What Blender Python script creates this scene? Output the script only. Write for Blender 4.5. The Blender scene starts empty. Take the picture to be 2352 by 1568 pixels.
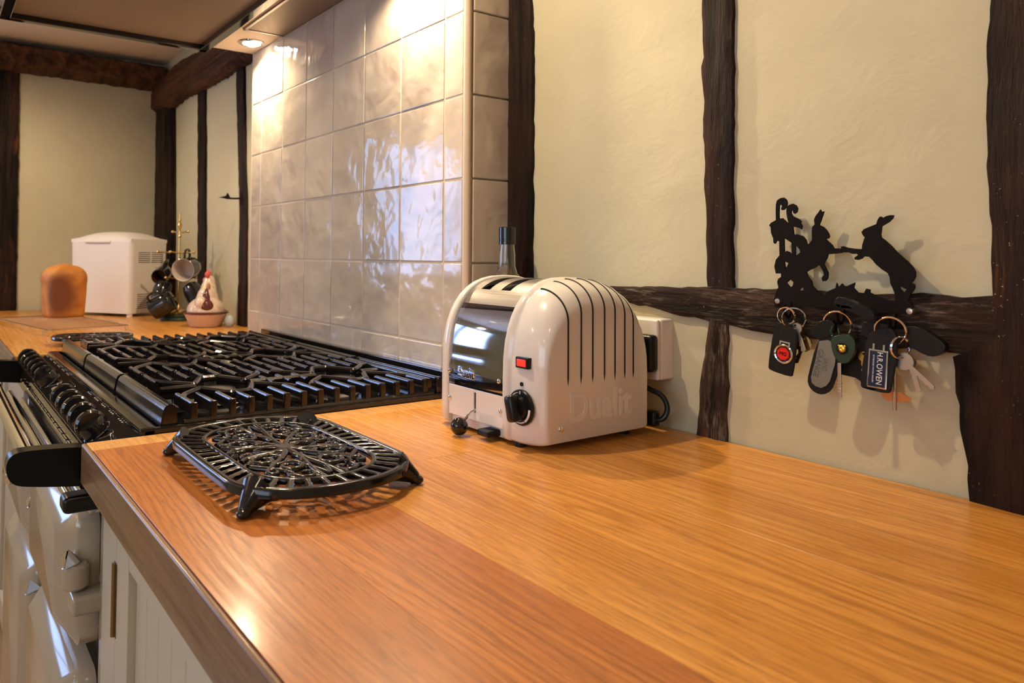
import bpy, bmesh, math, random
from mathutils import Vector, Matrix, Euler, noise
from mathutils.geometry import tessellate_polygon
R = random.Random(7)
PI = math.pi
sc = bpy.context.scene
COL = sc.collection

# ------------------------------------------------------------------ camera
cam = bpy.data.cameras.new('camera')
co = bpy.data.objects.new('camera', cam); COL.objects.link(co)
yaw, pit, rol = .9773, .0313, .0091
fw = Vector((-math.sin(yaw)*math.cos(pit), math.cos(yaw)*math.cos(pit), math.sin(pit)))
rt = Vector((math.cos(yaw), math.sin(yaw), 0)); up = rt.cross(fw)
r2 = rt*math.cos(rol)+up*math.sin(rol); u2 = -rt*math.sin(rol)+up*math.cos(rol)
m = Matrix((r2, u2, -fw)).transposed().to_4x4()
m.translation = Vector((1.0253, -.8833, 1.1515))
co.matrix_world = m
cam.sensor_width = 36; cam.lens = 25.773
cam.shift_x = .0866; cam.shift_y = -.1061
cam.clip_start = .02
cam.dof.use_dof = True; cam.dof.focus_distance = 1.0; cam.dof.aperture_fstop = 9.0
sc.camera = co

# ------------------------------------------------------------------ world, lights, exposure
sc.view_settings.view_transform = 'Standard'; sc.view_settings.look = 'None'
sc.view_settings.gamma = 1; sc.view_settings.use_curve_mapping = False
sc.view_settings.exposure = -0.18
w = bpy.data.worlds.new('sky'); sc.world = w; w.use_nodes = True
bg = w.node_tree.nodes['Background']; bg.inputs[0].default_value = (.55, .72, 1, 1); bg.inputs[1].default_value = 3.0

def light(name, kind, loc, rot, power, color, **kw):
    d = bpy.data.lights.new(name, kind); d.energy = power; d.color = color
    for k, v in kw.items(): setattr(d, k, v)
    o = bpy.data.objects.new(name, d); o.location = loc; o.rotation_euler = rot; COL.objects.link(o)
    return o
WARM = (1, .78, .50)
HOODLAMPS = [(-.927, -.150), (-.13, -.150)]
for x, y in HOODLAMPS:
    light('hood_lamp_beam', 'SPOT', (x, y, 1.727), (0, 0, 0), 7, WARM, spot_size=1.0, spot_blend=.5, shadow_soft_size=.010)
    light('hood_lamp_light', 'SPOT', (x, y, 1.727), (0, 0, 0), 23, WARM, spot_size=2.75, spot_blend=.45, shadow_soft_size=.010)
CEIL = [(.10, -.62), (1.15, -1.15), (-1.75, -1.0), (-.55, -1.9), (.9, -2.3)]  # first lamp inferred from the key shadows, the others added as unseen fill
for i, (x, y) in enumerate(CEIL):
    light('ceiling_lamp_or_fill', 'SPOT', (x, y, 2.005), (0, 0, 0), (30, 4, 40, 7, 5)[i], WARM, spot_size=2.9, spot_blend=.5, shadow_soft_size=(.015 if i == 0 else .03))
# daylight through the end wall window; the one behind the camera is added fill
light('window_daylight', 'AREA', (-2.50, -2.0, 1.42), (0, -PI/2, 0), 20, (.27, .46, 1), shape='RECTANGLE', size=.85, size_y=1.25)
light('side_fill_daylight', 'AREA', (1.0, -2.97, 1.45), (PI/2, 0, 0), 6, (.88, .95, 1), shape='RECTANGLE', size=1.7, size_y=.9)

FILL_PENDANTS = [(.1, -2.1, 1.68), (-1.75, -1.75, 1.68)]  # bulbs added out of view to brighten the ceiling and far end
for p, e in zip(FILL_PENDANTS, (12, 42)): light('fill_pendant_bulb', 'POINT', p, (0, 0, 0), e, (1, .74, .48), shadow_soft_size=.05)

# ------------------------------------------------------------------ helpers
def tag(o, label=None, cat=None, group=None, kind=None):
    if label: o['label'] = label
    if cat: o['category'] = cat
    if group: o['group'] = group
    if kind: o['kind'] = kind
    return o
def empty(name, loc=(0, 0, 0), rz=0, label=None, cat=None, group=None, rot=None):
    o = bpy.data.objects.new(name, None); COL.objects.link(o); o.location = loc
    o.rotation_euler = rot if rot else (0, 0, rz); o.empty_display_size = .02
    return tag(o, label, cat, group)
def obj(name, bm, mat, parent=None, smooth=True, ang=35, loc=None, rot=None):
    bmesh.ops.recalc_face_normals(bm, faces=bm.faces)
    me = bpy.data.meshes.new(name); bm.to_mesh(me); bm.free()
    me.materials.append(mat)
    if smooth:
        me.polygons.foreach_set('use_smooth', [True]*len(me.polygons))
        me.set_sharp_from_angle(angle=math.radians(ang))
    o = bpy.data.objects.new(name, me); COL.objects.link(o); o.parent = parent
    if smooth and ang <= 40:
        wn = o.modifiers.new('wn', 'WEIGHTED_NORMAL'); wn.keep_sharp = True; wn.weight = 80
    if loc: o.location = loc
    if rot: o.rotation_euler = rot
    return o
def inst(o, parent=None, loc=None, rot=None, scale=None):
    c = o.copy(); COL.objects.link(c); c.parent = parent
    if loc is not None: c.location = loc
    if rot is not None: c.rotation_euler = rot
    if scale is not None: c.scale = scale
    return c
def copy_tree(o, parent=None):
    c = o.copy(); COL.objects.link(c); c.parent = parent
    for ch in o.children: copy_tree(ch, c)
    return c
def box(bm, x0, x1, y0, y1, z0, z1, bev=0, seg=2, M=None):
    n = bmesh.new()
    bmesh.ops.create_cube(n, size=1)
    for v in n.verts:
        v.co = Vector((x0+(v.co.x+.5)*(x1-x0), y0+(v.co.y+.5)*(y1-y0), z0+(v.co.z+.5)*(z1-z0)))
    if bev: bmesh.ops.bevel(n, geom=n.edges[:], offset=bev, segments=seg, affect='EDGES', profile=.5)
    merge(bm, n, M); return bm
def merge(bm, n, M=None):
    if M is not None: n.transform(M)
    mp = {v: bm.verts.new(v.co) for v in n.verts}
    for f in n.faces:
        try: bm.faces.new([mp[v] for v in f.verts])
        except ValueError: pass
    n.free()
def B(*a, **k): return box(bmesh.new(), *a, **k)
def tube(bm, pts, r, seg=8, closed=False, flat=1.0, up=None):
    """swept ring along pts; r number or list; flat scales the second axis"""
    P = [Vector(p) for p in pts]; n = len(P); rings = []
    prev = None
    for i in range(n):
        if closed: t = P[(i+1) % n]-P[i-1]
        else: t = P[min(i+1, n-1)]-P[max(i-1, 0)]
        t.normalize()
        if up is not None: a = Vector(up)
        elif prev is not None: a = prev
        else: a = Vector((0, 0, 1)) if abs(t.z) < .9 else Vector((1, 0, 0))
        s = t.cross(a)
        if s.length < 1e-6: s = t.orthogonal()
        s.normalize(); b = s.cross(t).normalized(); prev = b
        rr = r[i] if isinstance(r, (list, tuple)) else r
        rings.append([bm.verts.new(P[i]+s*rr*math.cos(2*PI*(k+.5)/seg)+b*rr*flat*math.sin(2*PI*(k+.5)/seg)) for k in range(seg)])
    for i in range(n if closed else n-1):
        a, b = rings[i], rings[(i+1) % n]
        for k in range(seg): bm.faces.new((a[k], a[(k+1) % seg], b[(k+1) % seg], b[k]))
    if not closed:
        bm.faces.new(rings[0]); bm.faces.new(rings[-1])
    return bm
def lathe(bm, prof, seg=24, M=None, sx=1, sy=1, cap=True):
    n = bmesh.new(); rings = []
    for r, z in prof:
        if r < 1e-5: rings.append([n.verts.new((0, 0, z))])
        else: rings.append([n.verts.new((r*sx*math.cos(2*PI*k/seg), r*sy*math.sin(2*PI*k/seg), z)) for k in range(seg)])
    for a, b in zip(rings, rings[1:]):
        if len(a) == 1 and len(b) == 1: continue
        for k in range(seg):
            q = [a[k % len(a)], a[(k+1) % seg % len(a)] if len(a) > 1 else None, b[(k+1) % seg] if len(b) > 1 else b[0], b[k] if len(b) > 1 else None]
            q = [v for v in q if v is not None]
            n.faces.new(q)
    for g in (rings[0], rings[-1]):
        if len(g) > 2 and cap: n.faces.new(g)
    merge(bm, n, M); return bm
def cyl(bm, r, z0, z1, seg=24, M=None, bev=0):
    if bev: return lathe(bm, [(0, z0), (r-bev, z0), (r, z0+bev), (r, z1-bev), (r-bev, z1), (0, z1)], seg, M)
    return lathe(bm, [(0, z0), (r, z0), (r, z1), (0, z1)], seg, M)
def frame(o, xdir, zdir):
    x = Vector(xdir).normalized(); z = Vector(zdir).normalized(); y = z.cross(x).normalized(); x = y.cross(z)
    M = Matrix((x, y, z)).transposed().to_4x4(); M.translation = Vector(o); return M
def plate(bm, loops, y0, y1, M=None):
    """extrude polygon loops given as (x,z) between y0 and y1; first loop is outer"""
    n = bmesh.new()
    V = [[Vector((x, 0, z)) for x, z in l] for l in loops]
    flat = [v for l in V for v in l]
    tris = tessellate_polygon(V)
    a = [n.verts.new((v.x, y0, v.z)) for v in flat]; b = [n.verts.new((v.x, y1, v.z)) for v in flat]
    for t in tris:
        try: n.faces.new([a[i] for i in t]); n.faces.new([b[i] for i in reversed(t)])
        except ValueError: pass
    k = 0
    for l in loops:
        m_ = len(l)
        for i in range(m_):
            p, q = k+i, k+(i+1) % m_
            try: n.faces.new((a[p], a[q], b[q], b[p]))
            except ValueError: pass
        k += m_
    merge(bm, n, M); return bm
def chaikin(l, it=1, closed=True):
    for _ in range(it):
        o = []
        n = len(l)
        for i in range(n if closed else n-1):
            p, q = l[i], l[(i+1) % n]
            o.append(tuple(.75*a+.25*b for a, b in zip(p, q))); o.append(tuple(.25*a+.75*b for a, b in zip(p, q)))
        if not closed: o = [l[0]]+o+[l[-1]]
        l = o
    return l
def rrect(x0, x1, z0, z1, r, n=5):
    o = []
    for cx, cz, a in ((x1-r, z1-r, 0), (x0+r, z1-r, 90), (x0+r, z0+r, 180), (x1-r, z0+r, 270)):
        for k in range(n+1):
            t = math.radians(a+90*k/n); o.append((cx+r*math.cos(t), cz+r*math.sin(t)))
    return o
def text(name, s, size, mat, parent, M, ext=.0004, bev=0, align='CENTER', sx=1, bold=0):
    c = bpy.data.curves.new(name, 'FONT'); c.body = s; c.size = size; c.extrude = ext; c.align_x = align; c.align_y = 'CENTER'
    c.offset = bold; c.bevel_depth = bev; c.resolution_u = 3
    t = bpy.data.objects.new('tmp', c); COL.objects.link(t)
    dg = bpy.context.evaluated_depsgraph_get(); me = bpy.data.meshes.new_from_object(t.evaluated_get(dg)); me.name = name
    bpy.data.objects.remove(t)
    me.transform(M @ Matrix.Diagonal((sx, 1, 1, 1))); me.materials.clear(); me.materials.append(mat)
    o = bpy.data.objects.new(name, me); COL.objects.link(o); o.parent = parent
    return o
def remeshed(name, bm, mat, voxel, parent=None, smooth=6):
    me = bpy.data.meshes.new('tmp'); bm.to_mesh(me); bm.free()
    t = bpy.data.objects.new('tmp', me); COL.objects.link(t)
    md = t.modifiers.new('r', 'REMESH'); md.mode = 'VOXEL'; md.voxel_size = voxel
    ms = t.modifiers.new('s', 'SMOOTH'); ms.iterations = smooth; ms.factor = .5
    dg = bpy.context.evaluated_depsgraph_get(); m2 = bpy.data.meshes.new_from_object(t.evaluated_get(dg)); m2.name = name
    bpy.data.objects.remove(t); m2.materials.clear(); m2.materials.append(mat)
    m2.polygons.foreach_set('use_smooth', [True]*len(m2.polygons))
    o = bpy.data.objects.new(name, m2); COL.objects.link(o); o.parent = parent; return o
def ball(bm, c, r, s=(1, 1, 1), u=16, rot=None):
    n = bmesh.new(); bmesh.ops.create_uvsphere(n, u_segments=u, v_segments=max(6, u*2//3), radius=r)
    M = Matrix.Translation(c) @ (Euler(rot).to_matrix().to_4x4() if rot else Matrix()) @ Matrix.Diagonal((*s, 1))
    merge(bm, n, M); return bm

# ------------------------------------------------------------------ materials
def mat(name, col, rough=.5, metal=0, coat=0, spec=.5, trans=0, ior=1.45, emis=None, es=0, sss=0):
    m_ = bpy.data.materials.new(name); m_.use_nodes = True; b = m_.node_tree.nodes['Principled BSDF']
    b.inputs['Base Color'].default_value = (*col, 1); b.inputs['Roughness'].default_value = rough
    b.inputs['Metallic'].default_value = metal; b.inputs['Coat Weight'].default_value = coat; b.inputs['Coat Roughness'].default_value = .06
    b.inputs['Specular IOR Level'].default_value = spec; b.inputs['Transmission Weight'].default_value = trans; b.inputs['IOR'].default_value = ior
    if emis: b.inputs['Emission Color'].default_value = (*emis, 1); b.inputs['Emission Strength'].default_value = es
    m_['b'] = 1
    return m_
class N:
    def __init__(s, m_): s.t = m_.node_tree; s.b = s.t.nodes['Principled BSDF']
    def n(s, kind, **kw):
        x = s.t.nodes.new('ShaderNode'+kind)
        for k, v in kw.items():
            if hasattr(x, k) and not k[0].isupper(): setattr(x, k, v)
            else: x.inputs[k.replace('_', ' ')].default_value = v
        return x
    def l(s, a, b): s.t.links.new(a, b)
    def coord(s, scale=(1, 1, 1), kind='Object', rot=(0, 0, 0)):
        c = s.n('TexCoord'); mp = s.n('Mapping'); s.l(c.outputs[kind], mp.inputs[0]); mp.inputs['Scale'].default_value = scale; mp.inputs['Rotation'].default_value = rot
        return mp.outputs[0]
    def world(s, scale=(1, 1, 1)):
        c = s.n('NewGeometry'); mp = s.n('Mapping'); s.l(c.outputs['Position'], mp.inputs[0]); mp.inputs['Scale'].default_value = scale
        return mp.outputs[0]
    def noise(s, v, scale, detail=4, rough=.5, dist=0):
        x = s.n('TexNoise', Scale=scale, Detail=detail, Roughness=rough, Distortion=dist); s.l(v, x.inputs['Vector']); return x.outputs['Fac']
    def ramp(s, f, stops, interp='LINEAR'):
        x = s.n('ValToRGB'); e = x.color_ramp.elements; x.color_ramp.interpolation = interp
        while len(e) < len(stops): e.new(.5)
        for i, (p, c) in enumerate(stops): e[i].position = p; e[i].color = (*c, 1) if len(c) == 3 else c
        s.l(f, x.inputs[0]); return x.outputs[0]
    def mix(s, f, a, b, mode='MIX'):
        x = s.n('Mix', data_type='RGBA', blend_type=mode)
        for i, v in ((0, f), (6, a), (7, b)):
            if hasattr(v, 'links'): s.l(v, x.inputs[i])
            else: x.inputs[i].default_value = v if i == 0 else (*v, 1)
        return x.outputs[2]
    def bump(s, h, strength=.3, dist=.01, prev=None):
        x = s.n('Bump', Strength=strength, Distance=dist); s.l(h, x.inputs['Height'])
        if prev: s.l(prev, x.inputs['Normal'])
        s.l(x.outputs[0], s.b.inputs['Normal']); return x.outputs[0]
    def col(s, o): s.l(o, s.b.inputs['Base Color'])
    def rough(s, o): s.l(o, s.b.inputs['Roughness'])

# plaster: limewash over uneven daub
M_PL = mat('cream limewashed plaster', (.62, .54, .38), .75, spec=.3)
n = N(M_PL); v = n.world()
a = n.noise(v, 1.8, 4, .6); b = n.noise(v, 9, 5, .6)
c1 = n.ramp(a, [(.3, (.51, .465, .31)), (.7, (.60, .55, .38))])
n.col(n.mix(.3, c1, n.ramp(b, [(.3, (.50, .46, .33)), (.7, (.62, .57, .41))])))
h1 = n.noise(v, 14, 5, .55, .6); h2 = n.noise(v, 90, 3, .5)
bb = n.bump(h1, .22, .010); n.bump(h2, .10, .0025, bb)
M_CEIL = mat('warm white ceiling paint', (.80, .68, .56), .85, spec=.2)
n = N(M_CEIL); n.bump(n.noise(n.world(), 12, 4), .3, .01)
# old oak timber
def timber_mat(name, dark, mid, orange, vert=True, worn=.0):
    m_ = mat(name, mid, .6, spec=.22); n = N(m_)
    v = n.world((28, 28, 2.6) if vert else (2.6, 28, 28)); v2 = n.world((70, 70, 6) if vert else (6, 70, 70))
    g = n.noise(v, 1, 8, .65, .4); f = n.noise(v2, 1, 6, .7); p = n.noise(n.world((9, 9, 3) if vert else (3, 9, 9)), 1, 3)
    cc = n.ramp(g, [(.38, dark), (.56, mid), (.75, tuple(min(1, c*1.9) for c in mid))])
    msk = n.ramp(p, [(.60, (0, 0, 0)), (.70, (1, 1, 1))]); gm = n.ramp(f, [(.52, (0, 0, 0)), (.68, (1, 1, 1))])
    mm = n.mix(1, msk, gm, 'MULTIPLY'); cc = n.mix(mm, cc, orange)
    sp = n.ramp(n.noise(n.world(), 330, 3), [(.70, (0, 0, 0)), (.73, (.8, .8, .8))])
    sp2 = n.mix(1, sp, n.ramp(n.noise(n.world(), 11, 2), [(.5, (0, 0, 0)), (.62, (1, 1, 1))]), 'MULTIPLY')
    cc = n.mix(sp2, cc, (.42, .36, .27))
    if worn:
        wn = n.ramp(n.noise(n.world((200, 200, 30) if vert else (30, 200, 200)), 1, 5, .7), [(.56-worn*.1, (0, 0, 0)), (.66, (1, 1, 1))])
        wm = n.mix(1, wn, n.ramp(n.noise(n.world(), 9, 3), [(.42, (0, 0, 0)), (.60, (1, 1, 1))]), 'MULTIPLY')
        cc = n.mix(wm, cc, (.22, .17, .135))
    n.col(cc)
    bb = n.bump(g, 1, .010); n.bump(f, .8, .005, bb)
    n.rough(n.ramp(f, [(.3, (.45,)*3), (.7, (.8,)*3)]))
    return m_
M_T = timber_mat('dark oak upright', (.004, .0015, .001), (.026, .011, .006), (.17, .055, .015))
M_TH = timber_mat('dark oak rail', (.005, .0025, .0015), (.034, .016, .010), (.14, .05, .018), vert=False, worn=.5)
M_TW = timber_mat('worn dark oak', (.012, .007, .005), (.06, .032, .02), (.20, .07, .02), worn=.9)
M_TB = timber_mat('brown ceiling beam', (.03, .012, .006), (.10, .042, .018), (.16, .07, .03), vert=False)
# worktop oak
def oak(name, lo, hi, dark, bumpk=.25):
    m_ = mat(name, hi, .33, coat=.22, spec=.35); n = N(m_); n.b.inputs['Coat Roughness'].default_value = .14
    oi = n.n('ObjectInfo'); g = n.n('NewGeometry'); ad = n.n('VectorMath', operation='MULTIPLY_ADD')
    cb = n.n('CombineXYZ'); sc_ = n.n('Math', operation='MULTIPLY'); n.l(oi.outputs['Random'], sc_.inputs[0]); sc_.inputs[1].default_value = 37
    n.l(sc_.outputs[0], cb.inputs[0]); n.l(sc_.outputs[0], cb.inputs[1])
    n.l(g.outputs['Position'], ad.inputs[0]); ad.inputs[1].default_value = (1, 1, 1); n.l(cb.outputs[0], ad.inputs[2])
    def mp(s):
        x = n.n('Mapping'); n.l(ad.outputs[0], x.inputs[0]); x.inputs['Scale'].default_value = s; return x.outputs[0]
    base = n.noise(mp((1.5, 9, 9)), 1, 2, .45, .2)
    sep = n.n('SeparateXYZ'); n.l(ad.outputs[0], sep.inputs[0])
    my = n.n('Math', operation='MULTIPLY'); n.l(sep.outputs[1], my.inputs[0]); my.inputs[1].default_value = 620
    mu = n.n('Math', operation='MULTIPLY_ADD'); n.l(base, mu.inputs[0]); mu.inputs[1].default_value = 95; n.l(my.outputs[0], mu.inputs[2])
    wob = n.n('Math', operation='MULTIPLY_ADD'); n.l(n.noise(mp((14, 90, 90)), 1, 3), wob.inputs[0]); wob.inputs[1].default_value = 5; n.l(mu.outputs[0], wob.inputs[2])
    fr = n.n('Math', operation='SINE'); n.l(wob.outputs[0], fr.inputs[0])
    fr2 = n.n('MapRange'); n.l(fr.outputs[0], fr2.inputs[0]); fr2.inputs[1].default_value = -1
    rings = n.ramp(fr2.outputs[0], [(.15, (0, 0, 0)), (.6, (.25, .25, .25)), (1, (1, 1, 1))])
    fade = n.ramp(n.noise(mp((1.3, 16, 16)), 1, 2), [(.35, (.25,)*3), (.65, (1, 1, 1))]); rings = n.mix(1, rings, fade, 'MULTIPLY')
    strk = n.noise(mp((5, 170, 170)), 1, 5, .65, .2)
    pore = n.ramp(n.noise(mp((38, 760, 760)), 1, 2, .6), [(.55, (0, 0, 0)), (.64, (1, 1, 1))])
    big = n.noise(mp((1.6, 12, 12)), 1, 3)
    cc = n.ramp(big, [(.3, lo), (.7, hi)])
    cc = n.mix(n.mix(.6, (0, 0, 0), rings), cc, dark)
    cc = n.mix(n.ramp(strk, [(.44, (0, 0, 0)), (.70, (.6,)*3)]), cc, dark)
    cc = n.mix(n.mix(.4, (0, 0, 0), pore), cc, tuple(c*.45 for c in dark))
    hs = n.n('HueSaturation'); n.l(cc, hs.inputs['Color'])
    mr = n.n('MapRange'); n.l(oi.outputs['Random'], mr.inputs[0]); mr.inputs[3].default_value = .90; mr.inputs[4].default_value = 1.08; n.l(mr.outputs[0], hs.inputs['Value'])
    n.col(hs.outputs[0])
    n.bump(pore, -.16*bumpk*4, .0008)
    n.rough(n.ramp(strk, [(.3, (.28,)*3), (.7, (.42,)*3)]))
    return m_
M_OAK = oak('golden oiled oak', (.62, .265, .048), (.78, .37, .083), (.36, .12, .014))
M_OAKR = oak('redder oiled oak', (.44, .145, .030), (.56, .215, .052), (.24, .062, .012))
M_OAKE = oak('oak edge', (.22, .125, .07), (.28, .165, .09), (.11, .055, .03), .8)
M_OAKL = oak('pale oak lipping', (.62, .33, .10), (.70, .38, .13), (.50, .22, .06), .1)
# glazed wavy tile
M_TILE = mat('pinkish cream glazed tile', (.56, .47, .39), .10, coat=.3)
n = N(M_TILE); oi = n.n('ObjectInfo'); v = n.world()
tc = n.ramp(n.noise(v, 7, 4, .6), [(.3, (.50, .41, .335)), (.7, (.60, .515, .43))])
hs = n.n('HueSaturation'); n.l(tc, hs.inputs['Color']); mr = n.n('MapRange'); n.l(oi.outputs['Random'], mr.inputs[0]); mr.inputs[3].default_value = .9; mr.inputs[4].default_value = 1.08; n.l(mr.outputs[0], hs.inputs['Value']); n.col(hs.outputs[0])
ad = n.n('VectorMath', operation='ADD'); n.l(v, ad.inputs[0]); n.l(oi.outputs['Random'], ad.inputs[1])
bb = n.bump(n.noise(ad.outputs[0], 11, 2, .4, .4), .55, .010); n.bump(n.noise(ad.outputs[0], 38, 2, .4, .3), .28, .003, bb)
M_GROUT = mat('cream grout', (.66, .55, .42), .8)
M_TRIM = mat('cream plastic corner trim', (.66, .52, .40), .3)
M_WHITE = mat('white enamel', (.76, .715, .67), .16, coat=.5)
n = N(M_WHITE); n.bump(n.noise(n.world(), 60, 3), .03, .002)
M_WPL = mat('white plastic', (.80, .74, .70), .35)
M_CREAM = mat('cream range enamel', (.46, .385, .29), .16, coat=.5)
M_CAB = mat('cream cabinet paint', (.60, .54, .42), .34)
n = N(M_CAB); n.bump(n.noise(n.world((40, 40, 4)), 1, 3), .06, .002)
M_BLK = mat('black gloss enamel', (.010, .009, .010), .07, coat=.4)
M_IRON = mat('black enamelled cast iron', (.010, .008, .008), .15, coat=.25)
n = N(M_IRON); n.bump(n.noise(n.world(), 160, 2), .12, .0012)
M_BPL = mat('black plastic', (.007, .0065, .0065), .3, spec=.4)
M_MATB = mat('matt black steel', (.006, .004, .004), .75, spec=.15)
M_LEA = mat('black leather', (.008, .007, .007), .55, spec=.3)
n = N(M_LEA); n.bump(n.noise(n.world(), 700, 3), .3, .0006)
M_CHR = mat('polished chrome', (.83, .83, .85), .05, 1)
M_STEEL = mat('brushed steel', (.36, .335, .32), .28, 1)
n = N(M_STEEL); s_ = n.noise(n.world((8, 400, 400)), 1, 3); n.rough(n.ramp(s_, [(.3, (.34,)*3), (.7, (.42,)*3)]))
M_MIRR = mat('mirror polished steel', (.80, .82, .88), .05, 1)
n = N(M_MIRR); n.bump(n.noise(n.world((4, 4, 26)), 1, 2), .12, .004)
M_BRASS = mat('brass', (.75, .52, .20), .2, 1)
M_HINGE = mat('aged brass', (.30, .20, .09), .4, 1)
M_SILV = mat('nickel key metal', (.66, .60, .54), .3, 1)
M_DARK = mat('dark interior', (.01, .009, .009), .8)
M_RED = mat('lit red neon', (.8, .02, .02), .25, emis=(1, .03, .015), es=1.5)
M_REDP = mat('red enamel', (.75, .02, .015), .25)
M_BRK = mat('satin black bracket', (.004, .004, .004), .25, spec=.25)
M_WTXT = mat('white print', (.8, .8, .8), .4)
M_GTXT = mat('grey engraved print', (.10, .10, .10), .5)
M_NAVY = mat('navy enamel', (.012, .022, .06), .25)
M_GRN = mat('dark green rubber', (.016, .035, .018), .45)
M_GOLD = mat('gold', (.8, .5, .08), .3, 1)
M_GREY = mat('pewter plate', (.30, .31, .29), .35, .8)
M_GLASS = mat('clear glass', (.97, 1, .98), .0, trans=1, ior=1.48)
M_LAMP = mat('lamp lens', (1, 1, 1), .3, emis=(1, .90, .72), es=30)
M_FLOOR = mat('tan floor', (.42, .27, .13), .35)
n = N(M_FLOOR); n.col(n.ramp(n.noise(n.world((3, 3, 3)), 1, 4), [(.3, (.36, .23, .11)), (.7, (.48, .33, .17))]))
M_MESH = mat('aluminium filter mesh', (.22, .165, .12), .45, .3)
n = N(M_MESH); wv = n.n('TexWave', Scale=85, wave_type='BANDS', bands_direction='X'); n.l(n.world(), wv.inputs[0])
wv2 = n.n('TexWave', Scale=85, wave_type='BANDS', bands_direction='Y'); n.l(n.world(), wv2.inputs[0])
mm = n.mix(1, wv.outputs['Color'], n.mix(.35, (1, 1, 1), wv2.outputs['Color']), 'MULTIPLY'); n.col(n.mix(mm, (.07, .05, .04), (.62, .48, .36))); n.bump(mm, .5, .001)
M_CRUST = mat('golden brown bread crust', (.5, .2, .05), .6)
n = N(M_CRUST); v = n.coord(); gr = n.n('TexGradient', gradient_type='SPHERICAL'); mp = n.n('Mapping'); n.l(v, mp.inputs[0]); mp.inputs['Location'].default_value = (-.9, .45, -.55); mp.inputs['Scale'].default_value = (9, 9, 7.5)
n.l(mp.outputs[0], gr.inputs[0]); cr = n.ramp(n.noise(n.coord(), 22, 4), [(.3, (.42, .13, .02)), (.7, (.66, .27, .05))])
n.col(n.mix(n.ramp(gr.outputs[0], [(.1, (0, 0, 0)), (.4, (.95,)*3)]), cr, (.16, .045, .015))); n.bump(n.noise(n.coord(), 60, 4), .3, .003)
HARE_L = [(0.5127,1.1931),(0.5152,1.1962),(0.5214,1.1992),(0.5213,1.2088),(0.5215,1.2179),(0.523,1.2233),(0.5272,1.2259),(0.5315,1.2264),(0.5347,1.2239),(0.5361,1.2198),(0.5351,1.2149),(0.5318,1.2115),(0.529,1.2111),(0.5281,1.2134),(0.5295,1.2156),(0.5281,1.218),(0.5267,1.2185),(0.5258,1.2158),(0.5254,1.2068),(0.5257,1.2007),(0.5299,1.2013),(0.5336,1.1978),(0.5377,1.1937),(0.5359,1.2009),(0.5348,1.2082),(0.5351,1.2136),(0.5379,1.217),(0.5429,1.2183),(0.547,1.2161),(0.5488,1.212),(0.5479,1.208),(0.5451,1.2059),(0.5433,1.2073),(0.5429,1.21),(0.5411,1.2101),(0.5406,1.207),(0.5428,1.2033),(0.5465,1.2014),(0.551,1.199),(0.5529,1.1967),(0.5523,1.1946),(0.5541,1.1914),(0.5531,1.187),(0.5509,1.1888),(0.5464,1.1898),(0.5428,1.1904),(0.5438,1.181),(0.5472,1.1814),(0.5549,1.179),(0.5584,1.1746),(0.5601,1.1684),(0.5632,1.171),(0.5657,1.1745),(0.5655,1.1823),(0.566,1.1893),(0.569,1.1927),(0.5682,1.198),(0.57,1.2023),(0.5735,1.2065),(0.5757,1.2098),(0.5773,1.2067),(0.5799,1.2075),(0.5782,1.2019),(0.576,1.196),(0.5742,1.1917),(0.5789,1.1894),(0.5827,1.1854),(0.5852,1.1811),(0.586,1.1776),(0.5847,1.1758),(0.5818,1.1751),(0.5847,1.1721),(0.5889,1.1682),(0.5909,1.1643),(0.5996,1.1641),(0.5995,1.159),(0.5904,1.158),(0.5842,1.1575),(0.5829,1.1528),(0.5803,1.1485),(0.5794,1.1459),(0.5819,1.1408),(0.5842,1.1357),(0.5835,1.1297),(0.581,1.1266),(0.5776,1.1261),(0.5767,1.1299),(0.5793,1.1339),(0.5785,1.1373),(0.5751,1.1432),(0.5734,1.1454),(0.5691,1.1418),(0.5621,1.1386),(0.559,1.1364),(0.5603,1.1316),(0.5651,1.1256),(0.5659,1.1205),(0.5715,1.1146),(0.5762,1.1097),(0.5817,1.1117),(0.5826,1.1143),(0.5884,1.1171),(0.5922,1.1189),(0.5935,1.1249),(0.5955,1.1199),(0.5996,1.1243),(0.6016,1.1218),(0.6049,1.1216),(0.6137,1.126),(0.6121,1.1198),(0.6168,1.115),(0.623,1.1145),(0.6254,1.1195),(0.6293,1.1188),(0.6292,1.1156),(0.6338,1.1133),(0.6413,1.1105),(0.6487,1.1077),(0.6689,1.108),(0.6724,1.102),(0.6646,1.0952),(0.6486,1.0941),(0.6182,1.0928),(0.5773,1.096),(0.5511,1.0943),(0.5457,1.0905),(0.5198,1.0924),(0.5184,1.0995),(0.5199,1.1069),(0.5218,1.1124),(0.5242,1.117),(0.5226,1.1233),(0.5238,1.127),(0.5276,1.1298),(0.5276,1.1338),(0.521,1.1337),(0.5191,1.1423),(0.5211,1.1505),(0.5258,1.156),(0.5255,1.1732),(0.5222,1.1737),(0.5203,1.17),(0.5182,1.1714),(0.5179,1.1769),(0.5151,1.1834),(0.5146,1.1907)]
HARE_LH = [[(0.5316,1.1772),(0.5353,1.1749),(0.5408,1.1712),(0.5412,1.156),(0.5384,1.16),(0.5347,1.1614),(0.532,1.1596)],[(0.5458,1.1685),(0.5507,1.1632),(0.5516,1.1596),(0.5457,1.1552)],[(0.5319,1.1488),(0.537,1.1466),(0.5341,1.1403),(0.5328,1.1425)],[(0.5345,1.1228),(0.5391,1.127),(0.543,1.124),(0.5423,1.12),(0.5395,1.1172),(0.5368,1.1202)],[(0.5495,1.1141),(0.5544,1.12),(0.5553,1.1148)]]
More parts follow.
